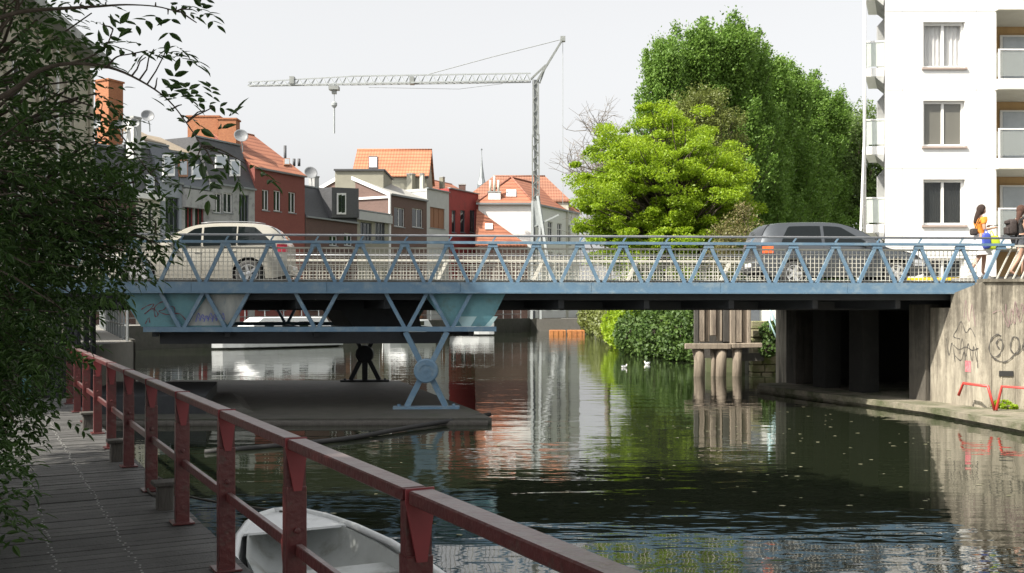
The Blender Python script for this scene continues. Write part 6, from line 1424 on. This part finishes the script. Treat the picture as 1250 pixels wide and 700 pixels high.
def person(label, loc, face, kind):
    p = thing('person', label, 'person', (0, 0, 0), 'women walking on the bridge pavement')
    # joints in metres, facing +x, 1.68 m tall, mid stride
    J_ = dict(pel=(0, 0, .92), sp1=(.0, 0, 1.06), sp2=(.005, 0, 1.20), ch=(0, 0, 1.33), nk=(.005, 0, 1.42), nk2=(.02, 0, 1.50),
              hl=(0, .09, .88), kl=(.16, .09, .50), al=(.12, .09, .10), tl=(.26, .09, .035), hr=(0, -.09, .88), kr=(-.06, -.09, .48), ar=(-.28, -.09, .14), tr_=(-.16, -.09, .05),
              shl=(0, .165, 1.36), shr=(0, -.165, 1.36))
    if kind == 1: J_.update(el=(.03, .21, 1.11), wl=(.24, .14, 1.20), er=(.0, -.21, 1.10), wr=(.24, -.15, 1.15))
    else: J_.update(el=(-.02, .22, 1.10), wl=(.14, .20, .92), er=(.02, -.22, 1.10), wr=(.20, -.15, 1.02))
    order = list(J_); idx = {k: i for i, k in enumerate(order)}
    rad = dict(pel=.125, sp1=.105, sp2=.11, ch=.115, nk=.06, nk2=.047, hl=.095, kl=.058, al=.036, tl=.034, hr=.095, kr=.058, ar=.036, tr_=.034, shl=.055, shr=.055, el=.040, wl=.026, er=.040, wr=.026)
    ed = [('pel', 'sp1'), ('sp1', 'sp2'), ('sp2', 'ch'), ('ch', 'nk'), ('nk', 'nk2'), ('pel', 'hl'), ('hl', 'kl'), ('kl', 'al'), ('al', 'tl'), ('pel', 'hr'), ('hr', 'kr'), ('kr', 'ar'), ('ar', 'tr_'), ('ch', 'shl'), ('shl', 'el'), ('el', 'wl'), ('ch', 'shr'), ('shr', 'er'), ('er', 'wr')]
    skin('body', [J_[k] for k in order], [(idx[a], idx[b]) for a, b in ed], [rad[k] for k in order], M['skin'], p)
    tk = ['pel', 'sp1', 'sp2', 'ch', 'shl', 'shr', 'el', 'er']; ti = {k: i for i, k in enumerate(tk)}
    te = [('pel', 'sp1'), ('sp1', 'sp2'), ('sp2', 'ch'), ('ch', 'shl'), ('ch', 'shr')]
    tv = [J_[k] for k in tk]; tr2 = {'pel': .14, 'sp1': .122, 'sp2': .13, 'ch': .135, 'shl': .072, 'shr': .072}
    for s_ in ('l', 'r'):      # short sleeves
        a = Vector(J_['sh'+s_]); b = Vector(J_['e'+s_]); tv[ti['e'+s_]] = tuple(a.lerp(b, .55 if kind == 1 else .12)); te.append(('sh'+s_, 'e'+s_)); tr2['e'+s_] = .062
    skin('top', tv, [(ti[a], ti[b]) for a, b in te], [tr2[k] for k in tk], M['orange_top'] if kind == 1 else M['black_cloth'], p)
    for s_ in ('l', 'r'): hand(p, J_['w'+s_], Vector(J_['w'+s_])-Vector(J_['e'+s_]), (0, 0, 1))
    if kind == 1:
        sk = MB(); n = 36; prof = [(1.02, .125), (.94, .15), (.85, .18), (.72, .215), (.60, .245), (.52, .265)]
        for z, r in prof:
            for j in range(n):
                t = 2*math.pi*j/n; f = 1+.05*math.sin(j*math.pi*2/6*1.0+z*9)*(1.05-z)*2; sk.v.append(Vector((math.cos(t)*r*f*1.0, math.sin(t)*r*f*.95, z)))
        for i in range(len(prof)-1):
            for j in range(n): sk.f.append((i*n+j, i*n+(j+1) % n, (i+1)*n+(j+1) % n, (i+1)*n+j))
        sk.build('skirt', M['white_skirt'], p, True)
        head(p, Vector((.045, 0, 1.585)), R(14), M['hair_dark'], [(-.035, 0, .03), (-.05, 0, -.08), (-.055, 0, -.19), (-.07, 0, -.30), (-.09, 0, -.36)], [(.078, .07), (.07, .078), (.055, .085), (.04, .07), (.015, .03)])
    else:
        sh = [tuple(J_['pel']), J_['hl'], tuple(Vector(J_['hl']).lerp(Vector(J_['kl']), .55)), J_['hr'], tuple(Vector(J_['hr']).lerp(Vector(J_['kr']), .55))]
        skin('shorts', sh, [(0, 1), (1, 2), (0, 3), (3, 4)], [.145, .115, .10, .115, .10], M['denim'], p)
        head(p, Vector((.04, 0, 1.585)), R(6), M['hair_brown'], [(-.035, 0, .03), (-.05, -.02, -.08), (-.06, -.03, -.2), (-.07, -.03, -.31), (-.08, -.03, -.38)], [(.08, .075), (.075, .085), (.06, .09), (.04, .07), (.015, .03)])
    for k in ('tl', 'tr_'):
        a = Vector(J_[k]); MB().hexa([a+V(-.19, -.045, -.035), a+V(.06, -.04, -.035), a+V(.06, .04, -.035), a+V(-.19, .045, -.035), a+V(-.19, -.04, .03), a+V(.05, -.03, .0), a+V(.05, .03, .0), a+V(-.19, .04, .03)]).build('shoe', M['white_skirt'] if kind == 1 else M['black_cloth'], p, bevel=.01)
    p.location = loc; p.rotation_euler = (0, 0, face); p.scale = (1.02,)*3
    return p, J_
def at_person(loc, face, q): return Vector(loc)+Matrix.Rotation(face, 3, 'Z')@(Vector(q)*1.02)
L1 = at(1196, 340, 24.75); L1.z = 3.165; f1 = rotB
person('woman in orange top and white skirt walking right, looking at phone', L1, f1, 1)
L2 = at(1245, 340, 24.85); L2.z = 3.165
person('woman in black top and shorts with backpack at right picture edge', L2, f1, 2)
def blob(name, label, cat, c, r, m_, handle=None, seed=0):
    rnd = random.Random(seed); bm_ = bmesh.new(); bmesh.ops.create_icosphere(bm_, subdivisions=3, radius=1)
    mb = MB()
    for v_ in bm_.verts:
        q = v_.co; e = .5; k = Vector([math.copysign(abs(t)**e, t) for t in q]); w_ = 1+.05*math.sin(q.x*9+q.z*7+seed); mb.v.append(Vector(c)+Vector((k.x*r[0]*w_, k.y*r[1]*w_, k.z*r[2])))
    mb.f = [tuple(v_.index for v_ in f.verts) for f in bm_.faces]; bm_.free()
    t = thing(name, label, cat, Vector(c)-V(0, 0, r[2])); mb.build('bag_body', m_, t, True)
    if handle:
        for h in handle: MB().tube(catmull(h, 5), .010, 6).build('strap', m_, t, True)
    return t
wr1 = at_person(L1, f1, (.24, -.15, 1.15))
def P1(q): return at_person(L1, f1, q)
def P2(q): return at_person(L2, f1, q)
blob('shopping_bag', 'lime green shopping bag hanging beside the white skirt', 'bag', P1((.20, -.24, .80)), (.15, .06, .17), M['bag_lime'], [[P1((.12, -.24, .95)), P1((.16, -.22, 1.08)), P1((.22, -.24, .95))]], 1)
blob('blue_bag', 'blue shopping bag hanging between skirt and lime bag', 'bag', P1((.02, -.26, .84)), (.10, .05, .19), M['bag_blue'], [[P1((-.03, -.26, 1.0)), P1((.02, -.235, 1.10)), P1((.07, -.26, 1.0))]], 2)
blob('shoulder_bag', 'small dark shoulder bag behind woman in orange top', 'bag', P1((-.20, -.10, 1.06)), (.085, .06, .085), M['bag_black'], [[P1((-.17, -.09, 1.13)), P1((-.06, -.12, 1.42)), P1((.0, -.02, 1.45))]], 3)
MBp = MB().box(P1((.325, -.14, 1.215)), (.11, .06, .016), f1); tag(MBp.build('phone', M['bag_black'], None, bevel=.004), 'small dark phone held by the woman in orange', 'phone')
bp = blob('backpack', 'dark backpack on the woman at the right edge', 'backpack', P2((-.22, -.02, 1.18)), (.10, .13, .20), M['bag_black'], [[P2((-.14, -.13, 1.30)), P2((.0, -.15, 1.42)), P2((.10, -.12, 1.3)), P2((.02, -.15, 1.08))]], 4)

for q_, r_ in (((-.335, -.02, 1.10), (.035, .10, .09)), ((-.325, -.02, 1.30), (.03, .10, .045))):
    c = P2(q_); MB().box(c, (r_[0]*2, r_[1]*2, r_[2]*2), f1).build('front_pocket', M['bag_black'], bp, bevel=.02)
